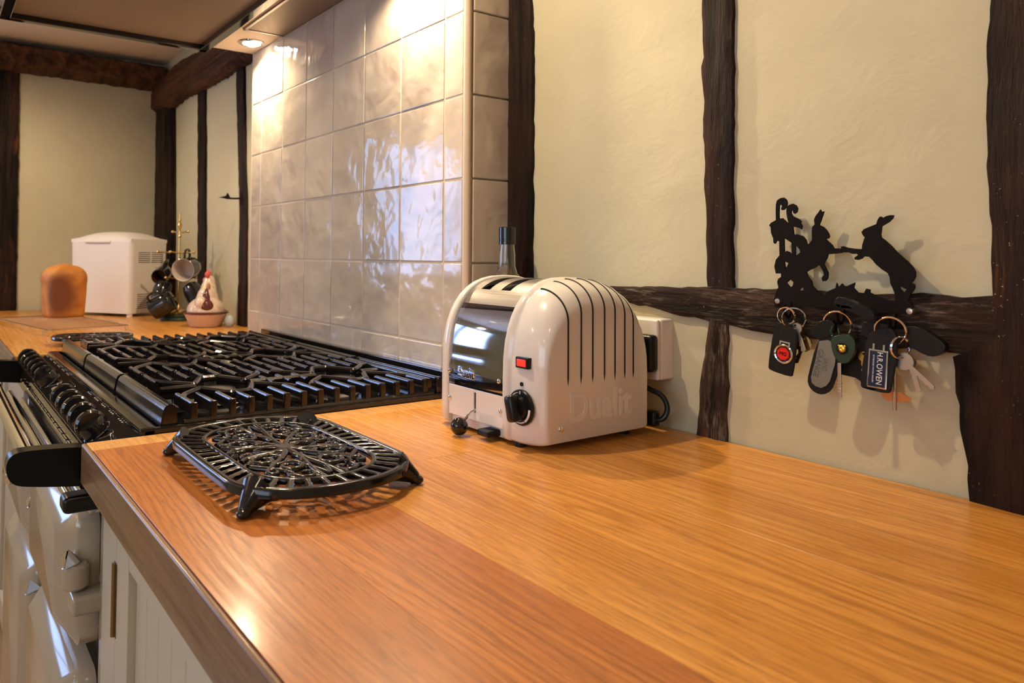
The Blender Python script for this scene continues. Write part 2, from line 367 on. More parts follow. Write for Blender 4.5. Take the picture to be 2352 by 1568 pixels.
HARE_R = [(0.6209,1.1824),(0.6237,1.1857),(0.6284,1.1876),(0.6338,1.1898),(0.6364,1.1907),(0.638,1.1959),(0.6403,1.1991),(0.6422,1.1986),(0.6428,1.1971),(0.6467,1.1992),(0.6511,1.2002),(0.6542,1.1999),(0.6533,1.1965),(0.6496,1.1927),(0.6451,1.19),(0.6421,1.1881),(0.6417,1.184),(0.6409,1.1792),(0.6416,1.1759),(0.6457,1.1726),(0.6515,1.1669),(0.6566,1.1605),(0.6623,1.155),(0.668,1.1495),(0.6728,1.1434),(0.6749,1.1387),(0.6745,1.134),(0.6727,1.1301),(0.6706,1.1273),(0.6734,1.1262),(0.6739,1.1235),(0.6726,1.1199),(0.6705,1.1167),(0.6683,1.1127),(0.6668,1.1063),(0.6549,1.1056),(0.6543,1.1151),(0.6525,1.1206),(0.65,1.1261),(0.6494,1.1333),(0.6475,1.1373),(0.6416,1.1412),(0.6356,1.1467),(0.6319,1.1516),(0.6288,1.1548),(0.6234,1.1552),(0.6211,1.1527),(0.6171,1.1512),(0.6136,1.1518),(0.6132,1.1539),(0.6172,1.1568),(0.6156,1.158),(0.6108,1.158),(0.6068,1.1597),(0.6003,1.1595),(0.5984,1.166),(0.6008,1.1668),(0.6061,1.1651),(0.6133,1.1639),(0.6212,1.1634),(0.6216,1.168),(0.6236,1.1745),(0.6245,1.1762),(0.6225,1.1787)]
HARE_RH = [[(0.6591,1.1237),(0.6659,1.1204),(0.6634,1.1168),(0.6598,1.1209)]]

# ================================================================== room shell
def plaster_grid(name, a0, a1, z0, z1, to3, amp=.0022, step=.02, hole=None):
    bm = bmesh.new(); na = int((a1-a0)/step)+1; nz = int((z1-z0)/step)+1; V = {}
    for i in range(na+1):
        for j in range(nz+1):
            a = a0+(a1-a0)*i/na; z = z0+(z1-z0)*j/nz
            d = noise.noise(Vector((a*4.5, z*4.5, 3)))*amp+noise.noise(Vector((a*16, z*16, 9)))*amp*.45
            V[i, j] = bm.verts.new(to3(a, z, d))
    for i in range(na):
        for j in range(nz):
            a = a0+(a1-a0)*(i+.5)/na; z = z0+(z1-z0)*(j+.5)/nz
            if hole and hole[0] < a < hole[1] and hole[2] < z < hole[3]: continue
            bm.faces.new((V[i, j], V[i+1, j], V[i+1, j+1], V[i, j+1]))
    return bm
wall_back = tag(obj('wall_back', plaster_grid('w', -2.46, 2.4, 0, 2.02, lambda a, z, d: (a, .001+d, z)), M_PL, smooth=True, ang=180), kind='structure')
wall_left = tag(obj('wall_left', plaster_grid('w', -3.0, .02, 0, 2.02, lambda a, z, d: (-2.45+d, a, z), hole=(-2.62, -1.36, 1.0, 1.82)), M_PL, ang=180), kind='structure')
tag(obj('wall_right', B(2.4, 2.45, -3, .02, 0, 2.02), M_PL), kind='structure')
wf = bmesh.new()
for x0, x1, z0, z1 in ((-2.46, .05, 0, 2.02), (1.95, 2.4, 0, 2.02), (.05, 1.95, 0, .95), (.05, 1.95, 1.95, 2.02)): box(wf, x0, x1, -3.05, -3.0, z0, z1)
tag(obj('wall_front', wf, M_PL), kind='structure')
tag(obj('ceiling', B(-2.5, 2.45, -3.05, .05, 2.02, 2.06), M_CEIL), kind='structure')
tag(obj('floor', B(-2.5, 2.45, -3.05, .05, -.04, 0), M_FLOOR), kind='structure')
def window(name, loc, rz, w_, h_):
    r = empty(name, loc, rz); tag(r, kind='structure')
    bm = bmesh.new()
    for x0, x1, z0, z1 in ((-w_/2, -w_/2+.05, 0, h_), (w_/2-.05, w_/2, 0, h_), (-w_/2, w_/2, 0, .05), (-w_/2, w_/2, h_-.05, h_), (-.02, .02, 0, h_)): box(bm, x0, x1, -.03, .03, z0, z1, .004)
    obj('window_frame', bm, M_CAB, r)
    obj('window_sill', B(-w_/2-.03, w_/2+.03, -.09, .02, -.03, 0, .004), M_CAB, r)
window('window_1', (-2.46, -1.99, 1.0), PI/2, 1.26, .82)
window('fill_window', (1.0, -3.02, .95), PI, 1.9, 1.0)  # added out-of-view window, carries fill light only

def timber(name, pts, depth, m_, parent, axis='z', seed=1, base=.004, jit=.0022, label=None, step=.012, to3=None):
    """pts: (s, lo, hi) along the run; a hewn timber with wavy arrises standing `depth` proud of the plaster"""
    bm = bmesh.new(); rows = []; M_ = 7
    s0, s1 = pts[0][0], pts[-1][0]; n_ = max(3, int(abs(s1-s0)/step))
    for i in range(n_+1):
        s = s0+(s1-s0)*i/n_
        for p, q in zip(pts, pts[1:]):
            if min(p[0], q[0])-1e-9 <= s <= max(p[0], q[0])+1e-9:
                t = (s-p[0])/(q[0]-p[0]) if q[0] != p[0] else 0; lo = p[1]+(q[1]-p[1])*t; hi = p[2]+(q[2]-p[2])*t; break
        lo += jit*(noise.noise(Vector((s*26, seed, 1)))*1.5+noise.noise(Vector((s*95, seed, 2)))*1.0)
        hi += jit*(noise.noise(Vector((s*26, seed, 5)))*1.5+noise.noise(Vector((s*95, seed, 6)))*1.0)
        row = []
        prof = [(0, 0)]+[(k/(M_-1), 1) for k in range(M_)]+[(1, 0)]
        for k, (u, d) in enumerate(prof):
            if d: dd = base+depth*(.55 if k in (1, M_) else 1)+.0022*noise.noise(Vector((s*22, u*4+seed, 8)))+.0012*noise.noise(Vector((s*80, u*12+seed, 4)))
            else: dd = -.02
            a = lo+(hi-lo)*(u if 0 < k < len(prof)-1 else u)
            row.append(bm.verts.new(to3(s, a, dd) if to3 else ((a, -dd, s) if axis == 'z' else (s, -dd, a))))
        rows.append(row)
    for a, b in zip(rows, rows[1:]):
        for k in range(len(a)-1): bm.faces.new((a[k], a[k+1], b[k+1], b[k]))
    bm.faces.new(rows[0]); bm.faces.new(rows[-1])
    o = obj(name, bm, m_, parent, ang=50)
    if label: o['label'] = label
    return o
T = lambda *a, **k: timber(*a, **k)
T('timber_stud', [(.912, -.003, .0635), (1.3, -.001, .064), (1.55, -.002, .0625), (1.61, -.003, .056), (2.02, -.003, .058)], .004, M_T, wall_back, seed=1, label='dark oak upright right beside the tiled panel')
T('timber_stud', [(1.113, .4155, .4525), (1.2, .414, .452), (1.35, .410, .4525), (1.5, .409, .454), (2.02, .404, .456)], .005, M_T, wall_back, seed=2, label='dark oak upright in the middle of the plain wall')
T('timber_stud', [(.908, .397, .441), (.98, .404, .4415), (1.045, .414, .443), (1.070, .419, .444)], .003, M_TW, wall_back, seed=3, label='short worn oak upright below the rail')
T('timber_rail', [(.06, 1.094, 1.106), (.255, 1.088, 1.107), (.284, 1.084, 1.108), (.408, 1.067, 1.112), (.507, 1.058, 1.113), (.62, 1.055, 1.114), (.745, 1.058, 1.116)], .006, M_TH, wall_back, axis='x', seed=4, label='dark oak rail running level across the wall behind the keys')
T('timber_post', [(.908, .716, .95), (.97, .712, .95), (1.02, .706, .95), (1.062, .703, .95), (1.066, .735, .95), (1.115, .738, .95), (1.3, .735, .95), (1.5, .742, .95), (2.02, .745, .95)], .010, M_T, wall_back, seed=5, label='broad near-black oak post at the right edge')
T('timber_stud', [(.912, -1.398, -1.324), (1.3, -1.395, -1.335), (1.73, -1.45, -1.378), (1.82, -1.45, -1.38)], .006, M_T, wall_back, seed=6, label='narrow oak upright just left of the tiled panel')
T('timber_stud', [(.912, -1.85, -1.76), (1.3, -1.865, -1.772), (1.78, -1.895, -1.80), (1.84, -1.895, -1.80)], .006, M_T, wall_back, seed=7, label='narrow oak upright behind the mug stand')
T('timber_post', [(.912, -2.45, -2.19), (1.2, -2.45, -2.185), (1.84, -2.45, -2.235)], .035, M_T, wall_back, seed=8, label='corner oak post behind the bread maker')
T('timber_plate', [(-2.45, 1.80, 1.90), (-2.25, 1.785, 1.945), (-2.05, 1.80, 1.955), (-1.8, 1.79, 1.935), (-1.3, 1.79, 1.95), (-1.045, 1.79, 1.95)], .05, M_TB, wall_back, axis='x', seed=9, jit=.006, label='heavy dark wall plate under the ceiling')
fl = lambda s, a, d: (-2.45+d, a, s)
T('timber_post', [(.90, -.86, -.575), (1.9, -.86, -.585)], .010, M_T, wall_left, seed=10, to3=fl, label='near-black oak post at the far left')
T('timber_beam', [(-1.0, 1.895, 2.01), (-.5, 1.90, 2.005), (-.02, 1.893, 2.0)], .11, M_TB, wall_left, seed=11, jit=.004, to3=lambda s, a, d: (-2.45+d, s, a), label='brown cross beam over the far wall')

# ------------------------------------------------------------------ tiled panel
sp = empty('tiled_splashback', (0, 0, .91), label='tall panel of wavy cream square tiles behind the range cooker', cat='splashback')
def L(x, y, z): return (x, y, z-.91)
obj('backing', B(-1.045, -.006, -.0996, .0, -.07, 1.14), M_GROUT, sp)
rows_ = [.91-.02, .9892, 1.1392, 1.2892, 1.4392, 1.5892, 1.7392, 1.8892, 2.04]
colsx = [-.0115, -.0693, -.2193, -.3693, -.5193, -.6693, -.8193, -.9693, -1.043]
tcache = {}
def tile_mesh(w_, h_):
    key = (round(w_, 4), round(h_, 4))
    if key not in tcache:
        bm = B(0, w_, -.0045, .002, 0, h_, .0022, 2); tcache[key] = obj('tile', bm, M_TILE, sp)
        return tcache[key], True
    return inst(tcache[key], sp), False
for r in range(8):
    for c in range(8):
        x1, x0 = colsx[c], colsx[c+1]; z0, z1 = rows_[r], rows_[r+1]; g = .0013
        if z0 > 1.76: continue
        t, _ = tile_mesh(x1-x0-2*g, z1-z0-2*g)
        t.location = (x0+g, -.0965+R.uniform(-.0005, .0005), z0+g-.91); t.rotation_euler = (R.uniform(-.003, .003), 0, R.uniform(-.003, .003))
    z0, z1 = rows_[r], rows_[r+1]
    if z0 < 1.7:
        t, _ = tile_mesh(.083, z1-z0-.0026); t.location = (-.0035, -.0860, z0+.0013-.91); t.rotation_euler = (0, 0, PI/2)
bm = bmesh.new(); tube(bm, [(-.0065, -.0955, -.02), (-.0065, -.0955, 1.14)], .0068, 12)
obj('corner_trim', bm, M_TRIM, sp)
obj('edge_trim', B(-1.052, -1.044, -.0995, 0, -.07, .84, .002), M_TRIM, sp)
sp['label'] = 'tall panel of wavy cream square tiles behind the range cooker'

# ------------------------------------------------------------------ extractor hood
HZ = 1.742
hd = empty('extractor_hood', (-.52, -.42, HZ), label='cream extractor hood with dark mesh filters and two spotlights over the cooker', cat='hood')
def hx(*a, **k):
    a = (a[0]+.52, a[1]+.52, a[2]+.42, a[3]+.42, a[4]-HZ, a[5]-HZ); return B(*a, **k)
bm = bmesh.new()
for x0, x1, y0, y1 in ((-1.04, -.99, -.76, -.262), (-.05, .0, -.76, -.262), (-1.04, 0, -.262, -.215), (-1.04, -.82, -.215, -.1035), (-.24, 0, -.215, -.1035), (-1.04, 0, -.76, -.735)):
    box(bm, x0+.52, x1+.52, y0+.42, y1+.42, 0, .02)
box(bm, -.52, .52, -.34, .316, .012, .10); box(bm, -.50, .50, -.30, .316, .10, .277)
obj('canopy', bm, M_CEIL, hd, ang=30)
bm = bmesh.new()
for x0, x1, y0, y1 in ((-1.036, -1.010, -.74, -.245), (-.03, -.01, -.74, -.245), (-1.036, -.01, -.268, -.243), (-1.036, -.01, -.755, -.730)):
    box(bm, x0+.52, x1+.52, y0+.42, y1+.42, -.020, .004, .003)
f = obj('filter_frame', bm, M_BLK, hd); obj('mesh_panel', hx(-1.012, -.03, -.735, -.262, HZ-.006, HZ-.002), M_MESH, f)
bm = bmesh.new()
for x0, x1, y0, y1 in ((-.82, -.24, -.215, -.207), (-.82, -.812, -.215, -.102)): box(bm, x0+.52, x1+.52, y0+.42, y1+.42, -.004, .006, .001)
f = obj('filter_frame', bm, M_STEEL, hd); obj('mesh_panel', hx(-.812, -.24, -.207, -.1035, HZ-.0015, HZ+.003), M_MESH, f)
lp = None
for x, y in HOODLAMPS:
    if lp is None:
        bm = bmesh.new(); lathe(bm, [(.026, .0), (.026, -.004), (.036, -.003), (.037, .001), (.026, .0)], 32); lp = obj('spotlight', bm, M_CHR, hd)
        bm = bmesh.new(); lathe(bm, [(0, .001), (.0245, .001), (.0245, -.001), (.018, -.007), (.010, -.0105), (0, -.0115)], 24); ll = obj('lamp_lens', bm, M_LAMP, lp)
        q = lp
    else:
        q = inst(lp, hd); inst(ll, q)
    q.location = (x+.52, y+.42, 0)
ll.location = (0, 0, 0)
ll.visible_shadow = True
cl = None
for i, (x, y) in enumerate(CEIL):
    e = empty('ceiling_spot_or_fill', (x, y, 2.02), label='round chrome ceiling spotlight from a set added mostly as fill', cat='light', group='ceiling spotlights out of the frame')
    if cl is None:
        bm = bmesh.new(); lathe(bm, [(.03, .0), (.03, -.004), (.042, -.003), (.043, .0), (.03, 0)], 24); a = obj('ring', bm, M_CHR, e)
        bm = bmesh.new(); lathe(bm, [(0, -.001), (.029, -.001), (.029, -.003), (0, -.003)], 20); b = obj('lamp_lens', bm, M_LAMP, e); cl = (a, b)
    else: inst(cl[0], e); inst(cl[1], e)

pn_ = empty('fill_pendant', (FILL_PENDANTS[0][0], FILL_PENDANTS[0][1], 2.02), label='added fill pendant with a clear globe, unseen behind the camera', cat='light')  # pendants made up around the two added fill bulbs
bm = bmesh.new(); cyl(bm, .04, -.02, 0, 20); tube(bm, [(0, 0, -.01), (0, 0, -.255)], .003, 6); cyl(bm, .018, -.285, -.25, 16); obj('flex_and_rose', bm, M_BRASS, pn_)
bm = bmesh.new(); lathe(bm, [(.014, -.285), (.04, -.300), (.075, -.345), (.078, -.37), (.060, -.41), (.03, -.425), (.029, -.423), (.058, -.408), (.076, -.37), (.073, -.346), (.04, -.302), (.014, -.287)], 24); g_ = obj('glass_shade', bm, mat('thin clear glass', (1, 1, 1), 0, trans=1, ior=1.05), pn_)
p2_ = copy_tree(pn_); p2_.location = (FILL_PENDANTS[1][0], FILL_PENDANTS[1][1], 2.02); p2_['label'] = 'added fill pendant with a clear globe, unseen toward the far end of the room'

# ------------------------------------------------------------------ worktops
def worktop(name, label, x0, x1, y0, y1, bounds, joints, lip, seed, z=.91, th=.05, cut=None):
    t = empty(name, (x0, y0, z-th), label=label, cat='worktop'); rr = random.Random(seed)
    ox, oy, oz = x0, y0, z-th
    for i, (a, b) in enumerate(zip(bounds, bounds[1:])):
        xs = [lip[0]]+joints[i]+[lip[1] if not (cut and i == len(joints)-1) else cut]
        for p, q in zip(xs, xs[1:]):
            bm = B(p-ox+.00004, q-ox-.00004, a-oy+.00004, b-oy-.00004, 0, th+rr.uniform(-.00005, .00005), .0003 if i else .0003, 1)
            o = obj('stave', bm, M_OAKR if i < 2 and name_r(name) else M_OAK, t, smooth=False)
    for p, q in ((x0, lip[0]), (lip[1], x1)):
        if q-p > .003: obj('end_lipping', B(p-ox, q-ox-.00004 if q == lip[0] else q-ox, y0-oy+.006, (y1 if not cut else -.122)-oy, 0, th-.00002, .0012, 2), M_OAKL, t, smooth=False)
    bm = B(0, x1-x0, -.0, .0065, 0, th+.0001, .0028, 3); obj('front_edge', bm, M_OAKE, t)
    return t
def name_r(n_): return n_ == 'oak_worktop'
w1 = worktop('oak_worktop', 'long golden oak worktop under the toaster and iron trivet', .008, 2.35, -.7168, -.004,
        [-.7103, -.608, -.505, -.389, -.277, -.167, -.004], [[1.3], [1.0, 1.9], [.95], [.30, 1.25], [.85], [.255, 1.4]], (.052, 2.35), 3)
w2 = worktop('oak_side_worktop', 'short golden oak worktop under the bread maker beyond the cooker', -2.43, -.918, -.7168, -.004,
        [-.7103, -.60, -.48, -.36, -.24, -.12, -.004], [[-1.7], [], [-1.4], [-2.0], [-1.5], []], (-2.43, -.955), 5, cut=-1.056)

# ------------------------------------------------------------------ base cabinets
def cabinet(name, label, x0, x1, doors, loc, dp=.68):
    t = empty(name, (x0, -.69, 0), label=label, cat='cabinet'); X = x0; Y = -.69
    obj('carcass', B(0, x1-X, .022, dp, .10, .858), M_CAB, t)
    obj('plinth', B(0, x1-X, .06, dp-.02, 0, .10), M_CAB, t)
    bm = bmesh.new(); xs = [x0]+[v for d in doors for v in d]+[x1]
    for i in range(0, len(xs), 2): box(bm, xs[i]-X, xs[i+1]-X, 0, .022, .10, .858, .001)
    box(bm, 0, x1-X, .001, .022, .845, .858)
    obj('face_frame', bm, M_CAB, t)
    for d0, d1 in doors:
        a, b = d0-X+.0015, d1-X-.0015; s = .062; dz0, dz1 = .115, .843
        bm = bmesh.new()
        box(bm, a, a+s, -.0, .02, dz0, dz1, .0012); box(bm, b-s, b, -.0, .02, dz0, dz1, .0012)
        box(bm, a+s, b-s, .0005, .02, dz1-.045, dz1, .001); box(bm, a+s, b-s, .0005, .02, dz0, dz0+s, .001)
        dr = obj('door', bm, M_CAB, t)
        k = a+s; 
        while k < b-s-.001:
            e = min(k+.0475, b-s); obj('door_board', B(k+.0008, e-.0008, .009, .018, dz0+s-.005, dz1-.042, .0014, 1), M_CAB, dr); k = e
        for hz in (.70, .19):
            bm = bmesh.new(); tube(bm, [(a-.002, -.0015, hz), (a-.002, -.0015, hz+.085)], .0032, 8)
            box(bm, a-.010, a+.006, -.0006, .003, hz, hz+.085); obj('hinge', bm, M_HINGE, dr)
        bm = bmesh.new(); lathe(bm, [(0, 0), (.006, 0), (.006, .012), (.014, .018), (.014, .026), (.006, .031), (0, .031)], 16, frame((b-.03, 0, .62), (1, 0, 0), (0, -1, 0))); obj('knob', bm, M_BRASS, dr)
    return t
cabinet('base_cabinet', 'cream painted base cabinet with grooved door and brass hinge right of the cooker', .018, 2.3, [(.095, .60), (.68, 1.2), (1.28, 1.8)], 0)
cabinet('side_base_cabinet', 'cream painted base cabinet left of the cooker at the frame edge', -2.43, -.93, [(-2.1, -1.6), (-1.5, -1.0)], 0, .58)

# ================================================================== range cooker
ck = empty('range_cooker', (-.46, -.40, 0), label='wide cream range cooker with black gas hob and chrome rail', cat='cooker')
OX, OY = .46, .40
def P3(x, y, z): return (x+OX, y+OY, z)
def cb(x0, x1, y0, y1, z0, z1, *a, **k): return B(x0+OX, x1+OX, y0+OY, y1+OY, z0, z1, *a, **k)
CX0, CX1 = -.912, .004
bm = bmesh.new(); box(bm, CX0+OX, CX1+OX, -.66+OY, -.105+OY, .06, .895, .004); box(bm, CX0+OX, CX0+.03+OX, -.685+OY, -.64+OY, .06, .85, .004); box(bm, CX1-.035+OX, CX1+OX, -.685+OY, -.64+OY, .06, .85, .008)
obj('body', bm, M_CREAM, ck)
obj('plinth', cb(CX0+.01, CX1-.01, -.62, -.15, 0, .06), M_BLK, ck)
# hob tray: recessed black enamel sheet with raised rims
bm = bmesh.new(); box(bm, CX0+OX, CX1+OX, -.64+OY, -.118+OY, .893, .9125, .003)
box(bm, CX0+OX, CX1+OX, -.645+OY, -.622+OY, .900, .918, .004); box(bm, CX1-.010+OX, CX1+OX, -.64+OY, -.13+OY, .905, .917, .002); box(bm, CX0+OX, CX0+.01+OX, -.64+OY, -.13+OY, .905, .917, .002)
obj('hob_top', bm, M_BLK, ck)
bm = bmesh.new(); box(bm, CX0+.01+OX, CX1-.01+OX, -.120+OY, -.1015+OY, .905, .9475, .003)
for k in range(9): box(bm, CX0+.05+k*.095+OX, CX0+.12+k*.095+OX, -.122+OY, -.118+OY, .928, .934, .001)
obj('rear_guard', bm, M_BLK, ck)
# sloping control panel
bm = bmesh.new()
pr_ = [(-.640, .913), (-.700, .885), (-.704, .846), (-.66, .846), (-.64, .89)]
for x in (CX0, CX1): pass
va = [bm.verts.new(P3(CX0, y, z)) for y, z in pr_]; vb = [bm.verts.new(P3(CX1, y, z)) for y, z in pr_]
for i in range(5): bm.faces.new((va[i], va[(i+1) % 5], vb[(i+1) % 5], vb[i]))
bm.faces.new(va); bm.faces.new(vb); bmesh.ops.bevel(bm, geom=[e for e in bm.edges], offset=.002, segments=2, affect='EDGES')
cp = obj('control_panel', bm, M_BLK, ck)
pn = Vector((0, -.42, .90)).normalized()  # roughly the panel normal
pc = lambda x, f_=0.5: Vector(P3(x, -.640-.060*f_, .913-.028*f_))
kn = Vector((0, -.60, .80)).normalized()
knx = [-.885, -.825, -.765, -.705, -.645, -.585, -.345, -.285, -.225, -.165, -.100]
kb = None
for x in knx:
    if kb is None:
        bm = bmesh.new(); lathe(bm, [(0, 0), (.0195, 0), (.020, .003), (.019, .006), (.0195, .016), (.018, .020), (0, .021)], 32); kb = obj('knob', bm, M_BLK, ck)
        bm = bmesh.new(); cyl(bm, .0215, -.0062, .0062, 32, frame((0, 0, .015), (0, 1, 0), (1, 0, 0)), .003); kg = obj('grip', bm, M_BLK, kb)
        bm = bmesh.new(); lathe(bm, [(.0192, .0005), (.0206, .0005), (.0206, .0020), (.0192, .0020), (.0192, .0005)], 32); kr = obj('chrome_ring', bm, M_CHR, kb); q = kb
    else: q = inst(kb, ck); inst(kg, q); inst(kr, q)
    q.matrix_local = frame(pc(x, .62)+kn*.001, (1, 0, 0), kn)
for x in knx:
    for j in range(3):
        pass
for x in knx:
    for j in (-1, 0, 1):
        bm = bmesh.new(); ball(bm, pc(x+j*.012, .12)+pn*.0008, .0016, (1, 1, .3), 6); obj('printed_mark', bm, M_WTXT, cp)
dc = obj('clock_display', B(-.036, .036, -.018, .018, 0, .004, .001), M_BLK, cp); dc.matrix_local = frame(pc(-.465, .5)+pn*.001, (1, 0, 0), pn)
bm = bmesh.new()
for k in range(3): cyl(bm, .004, .004, .008, 12, Matrix.Translation((-.02+k*.02, -.013, 0)))
obj('button', bm, M_SILV, dc)
text('clock_digits', '12:00', .012, M_WTXT, dc, Matrix.Translation((0, .004, .0045)))
# fascia vents under the panel
bm = bmesh.new()
for k in range(18): box(bm, CX0+.05+k*.045+OX, CX0+.085+k*.045+OX, -.7065+OY, -.702+OY, .866, .871, .001)
obj('vent_slot', bm, M_CHR, cp)
# hand rail
bm = bmesh.new(); tube(bm, [P3(CX0+.02, -.768, .884), P3(-.02, -.768, .884)], .0115, 20); rail = obj('hand_rail', bm, M_CHR, ck)
def bracket(x):
    l_ = chaikin([(-.800, .888), (-.795, .905), (-.775, .908), (-.70, .903), (-.690, .90), (-.690, .853), (-.70, .852), (-.77, .862), (-.793, .868)], 3)
    bm = bmesh.new(); n_ = bmesh.new(); plate(n_, [[(a, b) for a, b in l_]], -.013, .013)
    bmesh.ops.remove_doubles(n_, verts=n_.verts, dist=1e-5)
    merge(bm, n_, Matrix(((0, 1, 0, x+OX), (1, 0, 0, OY), (0, 0, 1, 0), (0, 0, 0, 1)))); return bm
for x in (-.012, CX0+.012):
    o = obj('rail_bracket', bracket(x), M_BRK, ck, ang=50); md = o.modifiers.new('b', 'BEVEL'); md.width = .006; md.segments = 3; md.angle_limit = 1.1; md.harden_normals = True
bm = bmesh.new(); tube(bm, [P3(CX0+.03, -.722, .832), P3(-.028, -.722, .832)], .007, 12); obj('door_rail', bm, M_CHR, ck)
bm = bmesh.new(); box(bm, -.034+OX, .002+OX, -.735+OY, -.68+OY, .820, .842, .007, 3); obj('rail_stop', bm, M_BPL, ck)
obj('trim_strip', cb(CX0+.03, CX1-.035, -.700, -.66, .806, .822, .004), M_CHR, ck)
# doors: thick enamelled castings with chamfered edges, chrome wedge latches and round hinges
def oven_door(x0, x1, z0, z1):
    bm = bmesh.new(); y0 = -.682; d = .05; c = .035
    a = rrect(x0, x1, z0, z1, .02, 4); b = rrect(x0+c*.25, x1-c*.25, z0+c*.3, z1-.004, .02, 4); e = rrect(x0+c, x1-c, z0+c, z1-.022, .014, 4)
    rings = [[bm.verts.new(P3(p[0], y, p[1])) for p in l_] for l_, y in ((a, y0), (a, y0-d*.45), (b, y0-d*.62), (e, y0-d))]
    for p, q in zip(rings, rings[1:]):
        for k in range(len(p)): bm.faces.new((p[k], p[(k+1) % len(p)], q[(k+1) % len(p)], q[k]))
    bm.faces.new(rings[0]); bm.faces.new(rings[-1])
    dr = obj('oven_door', bm, M_CREAM, ck, ang=50)
    return dr
D_ = [oven_door(-.40, -.045, .625, .802), oven_door(-.83, -.46, .625, .802), oven_door(-.40, -.045, .17, .590), oven_door(-.83, -.46, .17, .590)]
for dr, hx_, zz in ((D_[0], -.052, (.735,)), (D_[2], -.052, (.560, .25)), (D_[1], -.452, (.70,)), (D_[3], -.452, (.55, .25))):
    for z in zz:
        bm = bmesh.new(); cyl(bm, .017, z-.024, z+.008, 20, Matrix.Translation(P3(hx_+.012, -.712, 0)), .004); hg = obj('hinge', bm, M_CREAM, dr)
        bm = bmesh.new(); v = [bm.verts.new(p) for p in (P3(hx_-.008, -.730, z+.008), P3(hx_+.030, -.730, z+.008), P3(hx_+.012, -.700, z+.008), P3(hx_+.011, -.722, z+.030))]
        for f_ in ((0, 1, 2), (0, 1, 3), (1, 2, 3), (2, 0, 3)): bm.faces.new([v[i] for i in f_])
        bmesh.ops.bevel(bm, geom=bm.edges[:], offset=.002, segments=2, affect='EDGES'); obj('chrome_cap', bm, M_CHR, dr)
    bm = bmesh.new(); box(bm, hx_-.004+OX, hx_+.04+OX, -.72+OY, -.67+OY, zz[0]-.052, zz[0]-.027, .006, 3); obj('hinge_lug', bm, M_CREAM, ck)
bm = bmesh.new(); lathe(bm, [(0, 0), (.02, 0), (.022, .004), (.016, .012), (0, .014)], 24, frame(P3(-.69, -.732, .70), (1, 0, 0), (0, -1, 0))); obj('door_badge', bm, M_CHR, D_[1])
# pan supports
def bar(bm, a, b, w_=.0045, zt=.944, zb=.928, end=True):
    a = Vector(a); b = Vector(b); d = (b-a).normalized(); s = Vector((-d.y, d.x, 0))
    pr2 = [(-w_, zb), (-w_*.9, zt-.004), (-w_*.45, zt-.0005), (w_*.45, zt-.0005), (w_*.9, zt-.004), (w_, zb)]
    ra = [bm.verts.new((a.x+s.x*u, a.y+s.y*u, z)) for u, z in pr2]; rb = [bm.verts.new((b.x+s.x*u, b.y+s.y*u, z)) for u, z in pr2]
    for i in range(5): bm.faces.new((ra[i], ra[i+1], rb[i+1], rb[i]))
    bm.faces.new((ra[5], ra[0], rb[0], rb[5])); bm.faces.new(ra); bm.faces.new(rb)
def foot(bm, x, y, zb=.912, w_=.005): box(bm, x-w_, x+w_, y-w_, y+w_, zb, .944, .002, 1)
PW = .298; Y0, Y1 = -.600, -.150
def rounded(pts, r=.007):
    o = [pts[0]]
    for a, b, c in zip(pts, pts[1:], pts[2:]):
        a, b, c = Vector(a), Vector(b), Vector(c); p = b+(a-b).normalized()*r; q = b+(c-b).normalized()*r
        for k in range(5):
            t = k/4; o.append(tuple((1-t)**2*p+2*t*(1-t)*b+t*t*q))
    return o+[pts[-1]]
def path(bm, pts):
    P_ = rounded(pts); tube(bm, [(p[0], p[1], .9385) for p in P_], .0056, 8, flat=1.0, up=(0, 0, 1))
    tube(bm, [(p[0], p[1], .930) for p in P_], .0050, 6, flat=1.3, up=(0, 0, 1))
